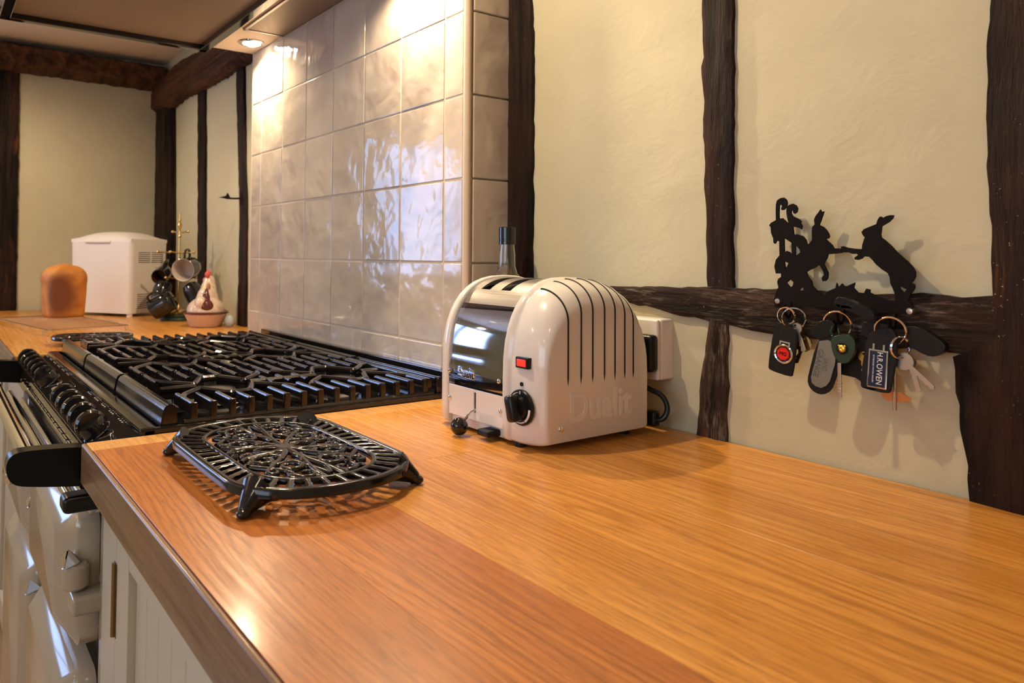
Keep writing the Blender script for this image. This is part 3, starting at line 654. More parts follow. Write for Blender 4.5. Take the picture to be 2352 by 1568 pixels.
def pan_support():
    X0, X1 = -PW/2+.003, PW/2-.003
    bm = bmesh.new(); tube(bm, [(X1, Y0+.015, .918), (X1, Y1-.015, .918)], .0042, 8);
    s = obj('pan_support', bm, M_IRON, ck)
    bm = bmesh.new(); tube(bm, [(X0, Y0+.015, .918), (X0, Y1-.015, .918)], .0042, 8); obj('side_rail', bm, M_IRON, s)
    # side combs
    nT = 15; ys = [Y0+.03+i*(Y1-Y0-.06)/(nT-1) for i in range(nT)]
    inner = []
    for i, y in enumerate(ys):
        t = abs(((i/(nT-1))*2) % 1-.5)*2      # 1 near bends between the burners, 0 level with a burner
        inner.append(.060+.028*t)
    for i, y in enumerate(ys):
        for sg, xe in ((1, X1), (-1, X0)):
            bm = bmesh.new(); L_ = inner[i]; xi = xe-sg*L_
            bar(bm, (xi, y, 0), (xe, y, 0)); box(bm, min(xe+sg*.001, xe-sg*.006), max(xe+sg*.001, xe-sg*.006), y-.0049, y+.0049, .913, .9440, .0022, 2)
            obj('tooth', bm, M_IRON, s)
    # bent bars that close each burner opening
    for sg, xe in ((1, X1), (-1, X0)):
        bm = bmesh.new()
        for (ya, yb) in ((Y0+.03, (Y0+Y1)/2-.014), ((Y0+Y1)/2+.014, Y1-.03)):
            ym = (ya+yb)/2
            path(bm, [(xe-sg*.060, ya, 0), (xe-sg*.082, ya+.008, 0), (xe-sg*.128, ya+.048, 0), (xe-sg*.070, ya+.075, 0), (xe-sg*.070, yb-.075, 0), (xe-sg*.128, yb-.048, 0), (xe-sg*.082, yb-.008, 0), (xe-sg*.060, yb, 0)])
        obj('bent_bar', bm, M_IRON, s)
    # centre comb between the burners plus short fingers front and back
    ymid = (Y0+Y1)/2
    for x in (-.075, -.045, -.015, .015, .045, .075):
        pass
    for yy in (ymid-.03, ymid, ymid+.03):
        bm = bmesh.new(); bar(bm, (-.030, yy, 0), (.030, yy, 0)); obj('finger', bm, M_IRON, s)
    bm = bmesh.new(); path(bm, [(0, ymid-.06, 0), (0, ymid+.06, 0)]); obj('cross_bar', bm, M_IRON, s)
    for yy, e in ((Y0+.03, Y0+.075), (Y1-.03, Y1-.075)):
        bm = bmesh.new(); path(bm, [(0, yy-.01, 0), (0, e, 0)]); obj('cross_bar', bm, M_IRON, s)
    # heavy front bar and rear bar
    bm = bmesh.new(); n_ = bmesh.new()
    pf = [(Y0-.016, .914), (Y0-.012, .938), (Y0-.007, .9445), (Y0+.002, .9445), (Y0+.006, .938), (Y0+.008, .914)]
    va = [n_.verts.new((X0, y, z)) for y, z in pf]; vb = [n_.verts.new((X1, y, z)) for y, z in pf]
    for i in range(6): n_.faces.new((va[i], va[(i+1) % 6], vb[(i+1) % 6], vb[i]))
    n_.faces.new(va); n_.faces.new(vb); bmesh.ops.bevel(n_, geom=n_.edges[:], offset=.0018, segments=2, affect='EDGES'); merge(bm, n_)
    obj('front_bar', bm, M_IRON, s)
    bm = bmesh.new(); bar(bm, (X0, Y1, 0), (X1, Y1, 0)); bar(bm, (X0, Y1-.022, 0), (X1, Y1-.022, 0)); foot(bm, X0+.006, Y1); foot(bm, X1-.006, Y1); obj('rear_bar', bm, M_IRON, s)
    return s
ps = pan_support()
for i, x in enumerate((-.152, -.455, -.758)):
    q = ps if i == 0 else copy_tree(ps, ck)
    q.location = (x+OX, OY, 0)
bz = None
for x in (-.152, -.455, -.758):
    for y in (-.490, -.262):
        if bz is None:
            bm = bmesh.new(); lathe(bm, [(0, 0), (.045, 0), (.048, .003), (.040, .006), (.030, .012), (.030, .016), (0, .016)], 32); bz = obj('burner', bm, M_STEEL, ck)
            bm = bmesh.new(); lathe(bm, [(0, .016), (.031, .016), (.032, .019), (.029, .022), (0, .023)], 32); bc = obj('burner_cap', bm, M_IRON, bz); q = bz
        else: q = inst(bz, ck); inst(bc, q)
        q.location = P3(x, y, .9125); k = 1.0 if y < -.4 else .8; q.scale = (k, k, 1)

# ================================================================== toaster
TX, TY, TZ = .255, -.157, .91
ts = empty('toaster', (TX, TY, TZ), label='white two-slot toaster with a mirror front on the worktop', cat='toaster')
def arch(hw, zt, zb, n_=2.5, z0=.085, k=22, open_=False):
    """profile in (y,z): straight sides then a superellipse crown, closed along the bottom"""
    o = [(-hw, zb+.004), (-hw, zb+.03), (-hw, z0*.6+zb*.4)]
    for i in range(k+1):
        t = PI*i/k; c, s_ = math.cos(t), math.sin(t)
        o.append((-hw*(abs(c)**(2/n_))*(1 if c > 0 else -1), z0+(zt-z0)*(abs(s_)**(2/n_))))
    o += [(hw, z0*.6+zb*.4), (hw, zb+.03), (hw, zb+.004), (hw-.004, zb), (-hw+.004, zb)]
    return o
def loft(rings, cap=True):
    bm = bmesh.new(); V = [[bm.verts.new((x, y, z)) for y, z in l_] for x, l_ in rings]
    for a, b in zip(V, V[1:]):
        for k in range(len(a)): bm.faces.new((a[k], a[(k+1) % len(a)], b[(k+1) % len(b)], b[k]))
    if cap:
        for e in (V[0], V[-1]): bm.faces.new(e)
    return bm
ZT = .2125; ZB = .006
RX = .050; xo = .107
def cast_par(x):
    if x < xo-RX: return (.1045, ZT, ZB)
    s_ = (x-(xo-RX))/RX; c = 1-math.sqrt(max(0, 1-s_*s_))
    return (.1045-.0135*c, ZT-.040*c, ZB+.006*c)
rg = [(.037, arch(.1035, ZT-.001, ZB))]
rg += [(.0385, arch(.1068, ZT+.0018, ZB)), (.0490, arch(.1068, ZT+.0018, ZB)), (.0505, arch(.1045, ZT, ZB))]
for i in range(15):
    s_ = i/14; x = xo-RX+RX*math.sin(s_*PI/2); rg.append((x, arch(*cast_par(x))))
cr_ = obj('right_casting', loft(rg), M_WHITE, ts, ang=60)
rg = [(-.083, arch(.1035, ZT-.001, ZB)), (-.0845, arch(.106, ZT+.001, ZB)), (-.090, arch(.106, ZT+.001, ZB))]
for i in range(9):
    s_ = i/8; c = 1-math.cos(s_*PI/2); rg.append((-.0905-.0155*math.sin(s_*PI/2), arch(.106-.010*c, ZT+.001-.016*c, ZB+.004*c)))
obj('left_casting', loft(rg), M_WHITE, ts, ang=60)
# inner dark chassis
obj('chassis', loft([(-.083, arch(.094, ZT-.012, ZB+.004)), (.037, arch(.094, ZT-.012, ZB+.004))]), M_DARK, ts, ang=60)
# crown of brushed steel with two bread slots
pro = [p for p in arch(.1005, ZT-.002, ZB, k=44)[3:-5]]
bmp = bmesh.new(); xs = [-.0835, -.074, -.0605, -.0385, -.0145, .0085, .028, .0375]; xs = [-.0835, -.064, -.044, -.020, .000, .020, .0375]
top = [p for p in pro if p[1] > .173]
grid = [[bmp.verts.new((x, y, z)) for y, z in top] for x in xs]
for i in range(len(xs)-1):
    for j in range(len(top)-1):
        ym = (top[j][0]+top[j+1][0])/2
        if i in (1, 3) and abs(ym+.002) < .060: continue
        bmp.faces.new((grid[i][j], grid[i+1][j], grid[i+1][j+1], grid[i][j+1]))
bmp.normal_update()
r_ = bmesh.ops.solidify(bmp, geom=bmp.faces[:], thickness=.0016)
crown = obj('steel_crown', bmp, M_STEEL, ts, ang=40)
bm = bmesh.new()
for x in (-.054, -.010):
    for sx_ in (-1, 1): box(bm, x+sx_*.0098-.0005, x+sx_*.0098+.0005, -.060, .056, .15, .1925)
obj('slot_liner', bm, M_STEEL, ts)
# mirror front plate, folded back at the top following the arch
low = [(-.1045, .0635), (-.1045, .085)]+[(p[0]-.0015, p[1]) for p in pro if p[0] < 0 and .086 < p[1] < .1765]
bm = bmesh.new(); xs = [-.0825, -.078, -.050, -.0226, .005, .032, .0368]
g = [[bm.verts.new((x, y-.0012*(1-((x+.0226)/.06)**2), z)) for y, z in low] for x in xs]
for i in range(len(xs)-1):
    for j in range(len(low)-1): bm.faces.new((g[i][j], g[i+1][j], g[i+1][j+1], g[i][j+1]))
bmesh.ops.solidify(bm, geom=bm.faces[:], thickness=.0014)
mp_ = obj('mirror_plate', bm, M_MIRR, ts, ang=40)
text('embossed_word', 'Dualit', .0175, M_MIRR, mp_, frame((-.040, -.1062, .080), (1, 0, 0), (0, -1, 0)), ext=.0006, bev=.0005, sx=.85, bold=.0006)
# lower front panel with lever slot
bm = bmesh.new(); box(bm, -.0815, -.0242, -.1050, -.1020, .0180, .0600, .0010); box(bm, -.0200, .0365, -.1050, -.1020, .0180, .0600, .0010)
box(bm, -.0245, -.0195, -.1050, -.1020, .0180, .0290, .0005); box(bm, -.0240, -.0200, -.1050, -.1020, .0560, .0600, .0005)
obj('front_panel', bm, M_WHITE, ts)
obj('lower_lip', B(-.0815, .0365, -.0985, -.090, .0045, .0170, .001), M_WHITE, ts)
obj('back_panel', B(-.083, .037, .094, .1015, .014, .17, .002), M_STEEL, ts)
for x, y, z in ((-.0765, -.1072, .0795), (.0315, -.1072, .0795), (-.0785, -.1052, .041), (.0325, -.1052, .041)):
    bm = bmesh.new(); lathe(bm, [(0, 0), (.0033, 0), (.0030, .0012), (.0015, .0019), (0, .002)], 12, frame((x, y, z), (1, 0, 0), (0, -1, 0))); box(bm, -.0024, .0024, -.0003, .0003, .0016, .0022, M=frame((x, y, z), (1, .4, .4), (0, -1, 0)))
    obj('screw', bm, M_CHR, ts)
bm = bmesh.new(); lathe(bm, [(0, 0), (.0036, 0), (.0032, .0015), (0, .0022)], 12, frame((.1070, -.0705, .028), (0, 1, 0), (1, 0, 0))); obj('screw', bm, M_CHR, ts)
lv = bmesh.new(); tube(lv, [(-.022, -.098, .034), (-.022, -.112, .030), (-.024, -.1245, .017)], .0017, 8); lever = obj('lever', lv, M_CHR, ts)
bm = bmesh.new(); ball(bm, (-.0245, -.1290, .0130), .0120, u=24); obj('lever_ball', bm, M_BLK, lever)
bm = bmesh.new(); box(bm, .001, .025, -.1200, -.09, .0055, .0145, .003, 2); obj('crumb_tray_handle', bm, M_BPL, ts)
for x, y in ((-.078, -.088), (.058, -.093), (-.078, .085), (.080, .075)):
    bm = bmesh.new(); cyl(bm, .0085, 0, .016, 16, Matrix.Translation((x, y, 0)), .001); obj('foot', bm, M_BPL, ts)
# vent slots over the shoulder: narrow dark inlays in place of shaded openings, at constant depth
def surf(y, s_):
    """point and normal on the right casting at depth y; s_ 0 = side face, 1 = crown"""
    pts = []
    for i in range(60):
        x = xo-RX+RX*math.sin(i/59*PI/2); hw, zt, zb = cast_par(x); c = min(1, abs(y)/hw)
        pts.append((x, .085+(zt-.085)*(1-c**2.5)**(1/2.5)))
    return pts
for y in (-.058, -.035, -.014, .008, .028, .047, .064):
    pp = surf(y, 0)
    pp = [p for p in pp if p[0] > .050][::1]
    line = [(p[0], y, p[1]) for p in pp]; ztop = line[-1][2]
    line += [(xo, y, z) for z in [ztop-(ztop-.079)*k/8 for k in range(1, 9)]]
    # dark inlay coloured as the slot's shade, with a pressed lip on its rear edge
    bm = bmesh.new(); tube(bm, [Vector(p)+Vector((-.0006, 0, -.0006)) for p in line], [.0005]+[.0016]*(len(line)-2)+[.0005], 6); obj('vent_slot', bm, M_DARK, cr_)
    bm = bmesh.new(); tube(bm, [Vector(p)+Vector((-.0008, .0030, -.0008)) for p in line], [.0004]+[.0013]*(len(line)-2)+[.0004], 6); obj('slot_lip', bm, M_WHITE, cr_)
text('embossed_word', 'Dualit', .052, M_WHITE, cr_, frame((.1072, .002, .050), (0, 1, 0), (1, 0, 0)), ext=.0001, bev=.0003, sx=.92, bold=.001)
# indicator and browning dial on the front of the casting
bm = bmesh.new(); box(bm, .0635, .0865, -.1075, -.100, .1015, .1155, .0012); ind = obj('indicator_bezel', bm, M_BPL, ts)
obj('indicator_lamp', B(.0665, .0830, -.1085, -.1060, .1040, .1130, .0012), M_RED, ind)
bm = bmesh.new(); cyl(bm, .0027, 0, .0012, 12, frame((.0725, -.1040, .0815), (1, 0, 0), (0, -1, 0))); obj('marker_dot', bm, M_BPL, ts)
DM = frame((.0725, -.1038, .0525), (1, 0, 0), (0, -1, 0))
bm = bmesh.new(); lathe(bm, [(0, 0), (.0225, 0), (.0225, .0025), (.0213, .0042), (0, .0045)], 40, DM); dial = obj('timer_dial', bm, M_BPL, ts)
n_ = bmesh.new(); lathe(n_, [(0, .004), (.0150, .004), (.0138, .010), (0, .010)], 24); box(n_, -.0080, .0080, -.0165, .0170, .006, .023, .0050, 3); bm = bmesh.new(); merge(bm, n_, DM @ Matrix.Rotation(.25, 4, 'Z')); obj('grip', bm, M_BPL, dial, ang=50)
bm = bmesh.new()
def arc(bm, r, a0, a1, w_, M):
    n_ = bmesh.new(); k = max(2, int(abs(a1-a0)/6)); ring = []
    for i in range(k+1):
        t = math.radians(a0+(a1-a0)*i/k); ww = w_[0]+(w_[1]-w_[0])*i/k
        ring.append([n_.verts.new((q*math.cos(t), q*math.sin(t), h)) for q, h in ((r-ww/2, .0040), (r-ww/2, .0050), (r+ww/2, .0050), (r+ww/2, .0040))])
    for a, b in zip(ring, ring[1:]):
        for j in range(4): n_.faces.new((a[j], a[(j+1) % 4], b[(j+1) % 4], b[j]))
    n_.faces.new(ring[0]); n_.faces.new(ring[-1]); merge(bm, n_, M)
arc(bm, .0187, 98, 150, (.0006, .0012), DM); arc(bm, .0187, 0, -55, (.0034, .0026), DM); arc(bm, .0187, -60, -92, (.0018, .0014), DM); arc(bm, .0190, -95, -122, (.0012, .0008), DM)
obj('printed_scale', bm, M_WTXT, dial)
text('printed_zero', '0', .0055, M_WTXT, dial, DM @ Matrix.Translation((.001, .0187, .0046)), ext=.0002)

# socket, plug and cord
so = empty('double_socket', (.282, 0, 1.022), label='white plastic double wall socket half hidden behind the toaster', cat='socket')
obj('pattress', B(-.073, .073, -.026, .004, -.043, .043, .004, 3), M_WPL, so)
obj('face_plate', B(-.0725, .0725, -.033, -.0262, -.0425, .0425, .003, 3), M_WPL, so)
for x in (-.018, .018): obj('switch', B(x-.006, x+.006, -.037, -.032, .020, .034, .0015), M_WPL, so)
pg = empty('power_plug', (.334, -.034, 1.018), label='black three pin plug and cord pushed in the socket behind the toaster', cat='plug')
obj('plug_body', B(-.024, .024, -.0170, .0005, -.026, .026, .006, 3), M_BPL, pg)
pl_ = [(.336, -.042, .996), (.336, -.043, .972), (.346, -.042, .968), (.366, -.036, .962), (.375, -.036, .945), (.372, -.042, .930), (.356, -.046, .927)]
for _ in range(2): pl_ = chaikin(pl_, 1, False)
bm = bmesh.new(); tube(bm, [Vector(p)-Vector((.334, -.034, 1.018)) for p in pl_], .0037, 10); obj('cord', bm, M_BPL, pg)
bm = bmesh.new(); box(bm, .344-.334, .364-.334, -.052+.034, -.038+.034, .919-1.018, .940-1.018, .004, 3); obj('cord_grip', bm, M_BPL, pg)

# ================================================================== glass bottle
bt = empty('glass_bottle', (.061, -.058, .91), label='clear glass bottle with black screw cap behind the toaster', cat='bottle')
outer = [(0, .002), (.038, 0), (.041, .005), (.041, .165), (.039, .182), (.030, .200), (.019, .213), (.0150, .225), (.0148, .245), (.0128, .262), (.0128, .285)]
inner = [(.0105, .285), (.0105, .262), (.0122, .245), (.0125, .226), (.017, .212), (.028, .198), (.0365, .180), (.0385, .165), (.0385, .012), (0, .010)]
bm = bmesh.new(); lathe(bm, outer+inner, 40); obj('glass', bm, M_GLASS, bt)
bm = bmesh.new(); lathe(bm, [(0, .262), (.0150, .262), (.0150, .268), (.0146, .2685), (.0146, .2705), (.0150, .271), (.0150, .291), (.0142, .292), (0, .292)], 32); obj('screw_cap', bm, M_BLK, bt)

# ================================================================== cast iron trivets
def stadium(cx, cy, hx_, hy, n_=2.7, k=72):
    o = []; e = hy*(.80 if n_ > 2.5 else .95); st = hx_-e
    for i in range(k):
        t = 2*PI*i/k; c, s_ = math.cos(t), math.sin(t)
        o.append((e*abs(c)**(2/2.15)*(1 if c > 0 else -1)+cx+(st if c > 1e-6 else -st if c < -1e-6 else 0), hy*abs(s_)**(2/2.15)*(1 if s_ > 0 else -1)+cy))
    return o
def resamp(l_, n_):
    L_ = [0]; m_ = len(l_)
    for i in range(m_): L_.append(L_[-1]+math.dist(l_[i], l_[(i+1) % m_]))
    o = []; j = 0
    for i in range(n_):
        s_ = L_[-1]*i/n_
        while L_[j+1] < s_: j += 1
        t = (s_-L_[j])/(L_[j+1]-L_[j]); a = l_[j]; b = l_[(j+1) % m_]; o.append((a[0]+(b[0]-a[0])*t, a[1]+(b[1]-a[1])*t))
    return o
def swirl(bm, pts, w0, w1, z0, z1):
    """flat-topped cast scroll following 2-D points, tapering from w0 to w1, bevelled along the top"""
    n_ = len(pts); rings = []
    for i, p in enumerate(pts):
        a = pts[max(0, i-1)]; b = pts[min(n_-1, i+1)]; d = Vector((b[0]-a[0], b[1]-a[1])); d.normalize(); s_ = Vector((-d.y, d.x)); t = i/(n_-1); w_ = (w0+(w1-w0)*t)
        rings.append([bm.verts.new((p[0]+s_.x*q*w_, p[1]+s_.y*q*w_, z)) for q, z in ((-1, z0), (-.95, z1-.0014), (-.45, z1), (.45, z1), (.95, z1-.0014), (1, z0))])
    for a, b in zip(rings, rings[1:]):
        for k in range(6): bm.faces.new((a[k], a[(k+1) % 6], b[(k+1) % 6], b[k]))
    bm.faces.new(rings[0]); bm.faces.new(rings[-1])
def spiral(c, r0, r1, a0, a1, k=22):
    return [(c[0]+(r0+(r1-r0)*i/k)*math.cos(math.radians(a0+(a1-a0)*i/k)), c[1]+(r0+(r1-r0)*i/k)*math.sin(math.radians(a0+(a1-a0)*i/k))) for i in range(k+1)]
def bez(p0, p1, p2, p3, k=14):
    return [tuple((1-t)**3*a+3*(1-t)**2*t*b+3*(1-t)*t*t*c+t**3*d for a, b, c, d in zip(p0, p1, p2, p3)) for t in [i/k for i in range(k+1)]]
def ring_band(bm, lo, li, z0, z1, bev=.0018):
    k = len(lo); V = []
    def off(a, b, d):  # move a toward b by d
        return [(p[0]+(q[0]-p[0])*d/max(1e-6, math.dist(p, q)), p[1]+(q[1]-p[1])*d/max(1e-6, math.dist(p, q))) for p, q in zip(a, b)]
    lays = [(lo, z0), (lo, z1-bev), (off(lo, li, bev), z1), (off(li, lo, bev), z1), (li, z1-bev), (li, z0)]
    V = [[bm.verts.new((x, y, z)) for x, y in l_] for l_, z in lays]
    for a, b in zip(V, V[1:]+[V[0]]):
        for i in range(k): bm.faces.new((a[i], a[(i+1) % k], b[(i+1) % k], b[i]))
def trivet(name, label, loc, rz, HX=.160, HY=.1005, H=.026, detail=True):
    t = empty(name, loc, rz, label=label, cat='trivet')
    z1 = H; z0 = H-.0065; K = 96
    A = resamp(stadium(0, 0, HX, HY), K); A2 = resamp(stadium(0, 0, HX-.0085, HY-.0085), K); A3 = resamp(stadium(0, 0, HX-.0305, HY-.0285, 2.4), K); A4 = resamp(stadium(0, 0, HX-.036, HY-.034, 2.4), K)
    bm = bmesh.new(); ring_band(bm, A, A2, H-.0095, z1); obj('rim', bm, M_IRON, t, ang=50)
    bm = bmesh.new(); ring_band(bm, A3, A4, z0, z1-.0003, .0012); obj('inner_rim', bm, M_IRON, t, ang=50)
    # toothed spokes of the border
    nb = 44 if detail else 28
    P = resamp(stadium(0, 0, HX-.006, HY-.006), nb); Q = resamp(stadium(0, 0, HX-.032, HY-.030, 2.4), nb)
    for i, (p, q) in enumerate(zip(P, Q)):
        bm = bmesh.new(); md = ((p[0]+q[0])/2, (p[1]+q[1])/2)
        pts = [tuple(a+(b-a)*k/6 for a, b in zip(p, q)) for k in range(7)]
        ws = [.0056, .0042, .0030, .0046, .0030, .0038, .0054]
        n2 = len(pts); rings = []; d = Vector((q[0]-p[0], q[1]-p[1])).normalized(); s_ = Vector((-d.y, d.x))
        for pt, w_ in zip(pts, ws): rings.append([bm.verts.new((pt[0]+s_.x*u*w_, pt[1]+s_.y*u*w_, z)) for u, z in ((-1, z0), (-.9, z1-.0018), (-.4, z1-.0006), (.4, z1-.0006), (.9, z1-.0018), (1, z0))])
        for a, b in zip(rings, rings[1:]):
            for k in range(6): bm.faces.new((a[k], a[(k+1) % 6], b[(k+1) % 6], b[k]))
        bm.faces.new(rings[0]); bm.faces.new(rings[-1]); obj('border_spoke', bm, M_IRON, t, ang=50)
    # scrollwork, mirrored in four quadrants
    ix, iy = HX-.036, HY-.034
    base_ = []
    if detail:
        base_ += [(bez((.004, .004), (.02, .03), (.01, .050), (.030, iy-.003)), .0034, .0022),
                  (bez((.004, .003), (.035, .014), (.05, .035), (.075, iy-.012)), .0034, .002),
                  (bez((.006, .000), (.04, -.004), (.075, .012), (ix-.004, .010)), .0034, .002),
                  (spiral((.036, .040), .017, .004, 215, -190), .0028, .0020),
                  (spiral((.066, .026), .017, .004, 200, 560), .0028, .0020),
                  (spiral((.097, .021), .0145, .003, 120, -240), .0026, .0018),
                  (spiral((.013, .049), .0115, .003, -60, 300), .0024, .0018),
                  (spiral((.080, .048), .0105, .003, 250, -60), .0024, .0018),
                  (bez((.045, .018), (.052, .022), (.058, .030), (.056, .044)), .0030, .0014),
                  (bez((.085, .008), (.092, .004), (.102, .004), (.110, .000)), .0028, .0014),
                  (bez((.020, .028), (.026, .022), (.034, .020), (.044, .022)), .0030, .0012),
                  (bez((.016, .036), (.024, .046), (.030, .054), (.046, .062)), .0024, .0014),
                  (bez((.050, .062), (.060, .052), (.074, .038), (.088, .036)), .0024, .0014),
                  (bez((.012, .010), (.014, .020), (.008, .032), (.000, .038)), .0028, .0014),
                  (bez((.030, .004), (.040, .000), (.052, .004), (.060, .010)), .0028, .0014)]
        for c in ((.052, .034), (.024, .018), (.083, .033), (.040, .056), (.100, .038), (.070, .008), (.006, .060), (.111, .012)):
            base_.append((spiral(c, .0052, .0008, 0, 320, 9), .0022, .0012))
    else:
        base_ += [(bez((.004, .004), (.02, .02), (.04, .02), (ix*.7, iy*.6)), .003, .002), (spiral((ix*.4, iy*.55), iy*.28, .004, 215, -190, 12), .0025, .002), (spiral((ix*.72, iy*.2), iy*.26, .004, 200, 560, 12), .0025, .002)]
    for sx_ in (1, -1):
        for sy_ in (1, -1):
            for pts, w0, w1 in base_:
                bm = bmesh.new(); swirl(bm, [(p[0]*sx_*(ix/.119), p[1]*sy_*(iy/.067)) for p in pts], w0*1.25, w1*1.25, z0+.001, z1-.0003-R.uniform(0, .0004)); obj('scroll', bm, M_IRON, t, ang=50)
    bm = bmesh.new(); cyl(bm, .010, z0, z1-.0002, 20, None, .001); obj('centre_boss', bm, M_IRON, t)
    # legs: flared brackets ending in small feet
    ks = 1 if detail else .5
    for sx_, sy_ in ((1, 1), (1, -1), (-1, 1), (-1, -1)):
        bm = bmesh.new(); x, y = sx_*(HX-.048), sy_*(HY-.024)
        ex, ey = sx_*(HX-.036), sy_*(HY-.008)
        tube(bm, [(x, y, H-.0075), (x+sx_*.006, y+sy_*.008, H*.52), (ex, ey, H*.28), (ex+sx_*.001, ey+sy_*.002, .0030)], [r_*ks for r_ in (.0175, .0120, .0072, .0060)], 14)
        ball(bm, (ex+sx_*.002, ey+sy_*.003, .0046), .0062*(1 if detail else .7), (1.1, 1.1, .74), 12)
        tube(bm, [(x-sx_*.030, y+sy_*.006, H-.007), (x, y, H-.011), (sx_*(HX-.018), sy_*(HY-.032), H-.007)], [.003*ks, .0085*ks, .003*ks], 8)
        obj('leg', bm, M_IRON, t)
    return t
trivet('iron_trivet', 'large oval black cast iron trivet with scrollwork near the front edge', (.247, -.5435, .91), .0)
trivet('iron_trivet', 'small oval black iron trivet on the far worktop before the bread', (-1.085, -.515, .91), 1.35, .100, .062, .024, False)

# ================================================================== far worktop things
# bread maker
bmk = empty('bread_maker', (-1.880, -.250, .91), rz=math.radians(35), label='white bread maker with domed lid at the far end of the worktop', cat='bread maker')
def rbox(x0, x1, y0, y1, z0, z1, r, taper=0, n_=5):
    bm = bmesh.new(); b = rrect(x0+taper, x1-taper, y0+taper, y1-taper, r, n_); t_ = rrect(x0, x1, y0, y1, r, n_)
    V = [[bm.verts.new((x, y, z)) for x, y in l_] for l_, z in ((b, z0), (t_, z1))]
    k = len(b)
    for i in range(k): bm.faces.new((V[0][i], V[0][(i+1) % k], V[1][(i+1) % k], V[1][i]))
    bm.faces.new(V[0]); bm.faces.new(V[1])
    es = [e for e in bm.edges if len(e.link_faces) == 2 and e.calc_face_angle(0) > 1]
    bmesh.ops.bevel(bm, geom=es, offset=.006, segments=3, affect='EDGES'); return bm
W_, D__, H_ = .305, .205, .285
obj('housing', rbox(-W_, 0, 0, D__, .012, H_, .02, .004), M_WPL, bmk)
lid = bmesh.new(); n0 = 9
V = []
for i in range(13):
    row = []
    for j in range(13):
        u, v = i/12*2-1, j/12*2-1
        x = -W_/2+u*W_/2*(1-.03); y = D__/2+v*D__/2*(1-.03); z = H_+.010+.030*(1-abs(u)**3.2)*(1-abs(v)**3.2)
        row.append(lid.verts.new((x, y, z)))
    V.append(row)
for i in range(12):
    for j in range(12): lid.faces.new((V[i][j], V[i+1][j], V[i+1][j+1], V[i][j+1]))
bd = [e for e in lid.edges if e.is_boundary]; ex_ = bmesh.ops.extrude_edge_only(lid, edges=bd); bmesh.ops.translate(lid, verts=[v for v in ex_['geom'] if isinstance(v, bmesh.types.BMVert)], vec=(0, 0, -.012))
ld = obj('lid', lid, M_WPL, bmk, ang=60)
bm = bmesh.new(); box(bm, -.225, -.10, -.006, .01, H_-.006, H_+.004, .004, 2); obj('lid_handle', bm, M_WPL, ld)
for z0 in (.225, .05):
    for k in range(6 if z0 > .1 else 8):
        for j in range(2): obj('vent_slot', B(-.0048*(1-z0/.285)-.0012, .0006-.004*(1-z0/.285), .04+j*.072, .102+j*.072, z0+k*.0075-.02, z0+k*.0075-.0175), M_DARK, bmk, smooth=False)
for x, y in ((-.02, .02), (-W_+.02, .02), (-.02, D__-.02), (-W_+.02, D__-.02)):
    bm = bmesh.new(); cyl(bm, .011, 0, .014, 14, Matrix.Translation((x, y, 0))); obj('foot', bm, M_WPL, bmk)
# bread loaf standing on a chrome cooling rack
br = bmesh.new(); rings = []
for i in range(19):
    t = i/18; z = .183*t
    if t < .62: k_ = .90+.07*t/.62
    elif t < .72: k_ = .97+.03*math.sin((t-.62)/.10*PI/2)
    else: k_ = 1.0*math.sqrt(max(.0, 1-((t-.72)/.28)**2.2))
    if i == 0: k_ = .86
    row = []
    for a in range(48):
        th = 2*PI*a/48; c, s_ = math.cos(th), math.sin(th); q = 4.5
        rr = 1/((abs(c)**q+abs(s_)**q)**(1/q)); d = 1+.018*noise.noise(Vector((c*2, s_*2, z*14)))
        row.append(br.verts.new((.054*k_*rr*c*d+.0, .066*k_*rr*s_*d, z)))
    rings.append(row)
for a, b in zip(rings, rings[1:]):
    for k in range(48): br.faces.new((a[k], a[(k+1) % 48], b[(k+1) % 48], b[k]))
br.faces.new(rings[0]); br.faces.new(rings[-1])
lf = tag(obj('bread_loaf', br, M_CRUST, ang=80, loc=(-1.765, -.492, .9305), rot=(0, 0, .30)), 'tall golden brown loaf of bread standing on the cooling rack', 'bread')
rk = empty('cooling_rack', (-1.60, -.525, .91), rz=.18, label='chrome wire cooling rack under the loaf of bread', cat='rack')
bm = bmesh.new(); lx, ly, hz = .26, .12, .018
for k in range(15): 
    w0 = bmesh.new(); x = -lx+2*lx*(k+.5)/15; tube(w0, [(x, -ly, hz), (x, ly, hz)], .0017, 6); obj('wire', w0, M_CHR, rk)
tube(bm, [(p[0], p[1], hz) for p in rrect(-lx, lx, -ly, ly, .02, 4)], .0018, 6, closed=True); obj('outer_wire', bm, M_CHR, rk)
for sx_ in (-1, 1):
    for sy_ in (-1, 1):
        bm = bmesh.new(); tube(bm, [(sx_*(lx-.04), sy_*ly, hz), (sx_*(lx-.038), sy_*(ly+.002), .002), (sx_*(lx-.02), sy_*(ly+.002), .002), (sx_*(lx-.018), sy_*ly, hz)], .0017, 6); obj('leg', bm, M_CHR, rk)
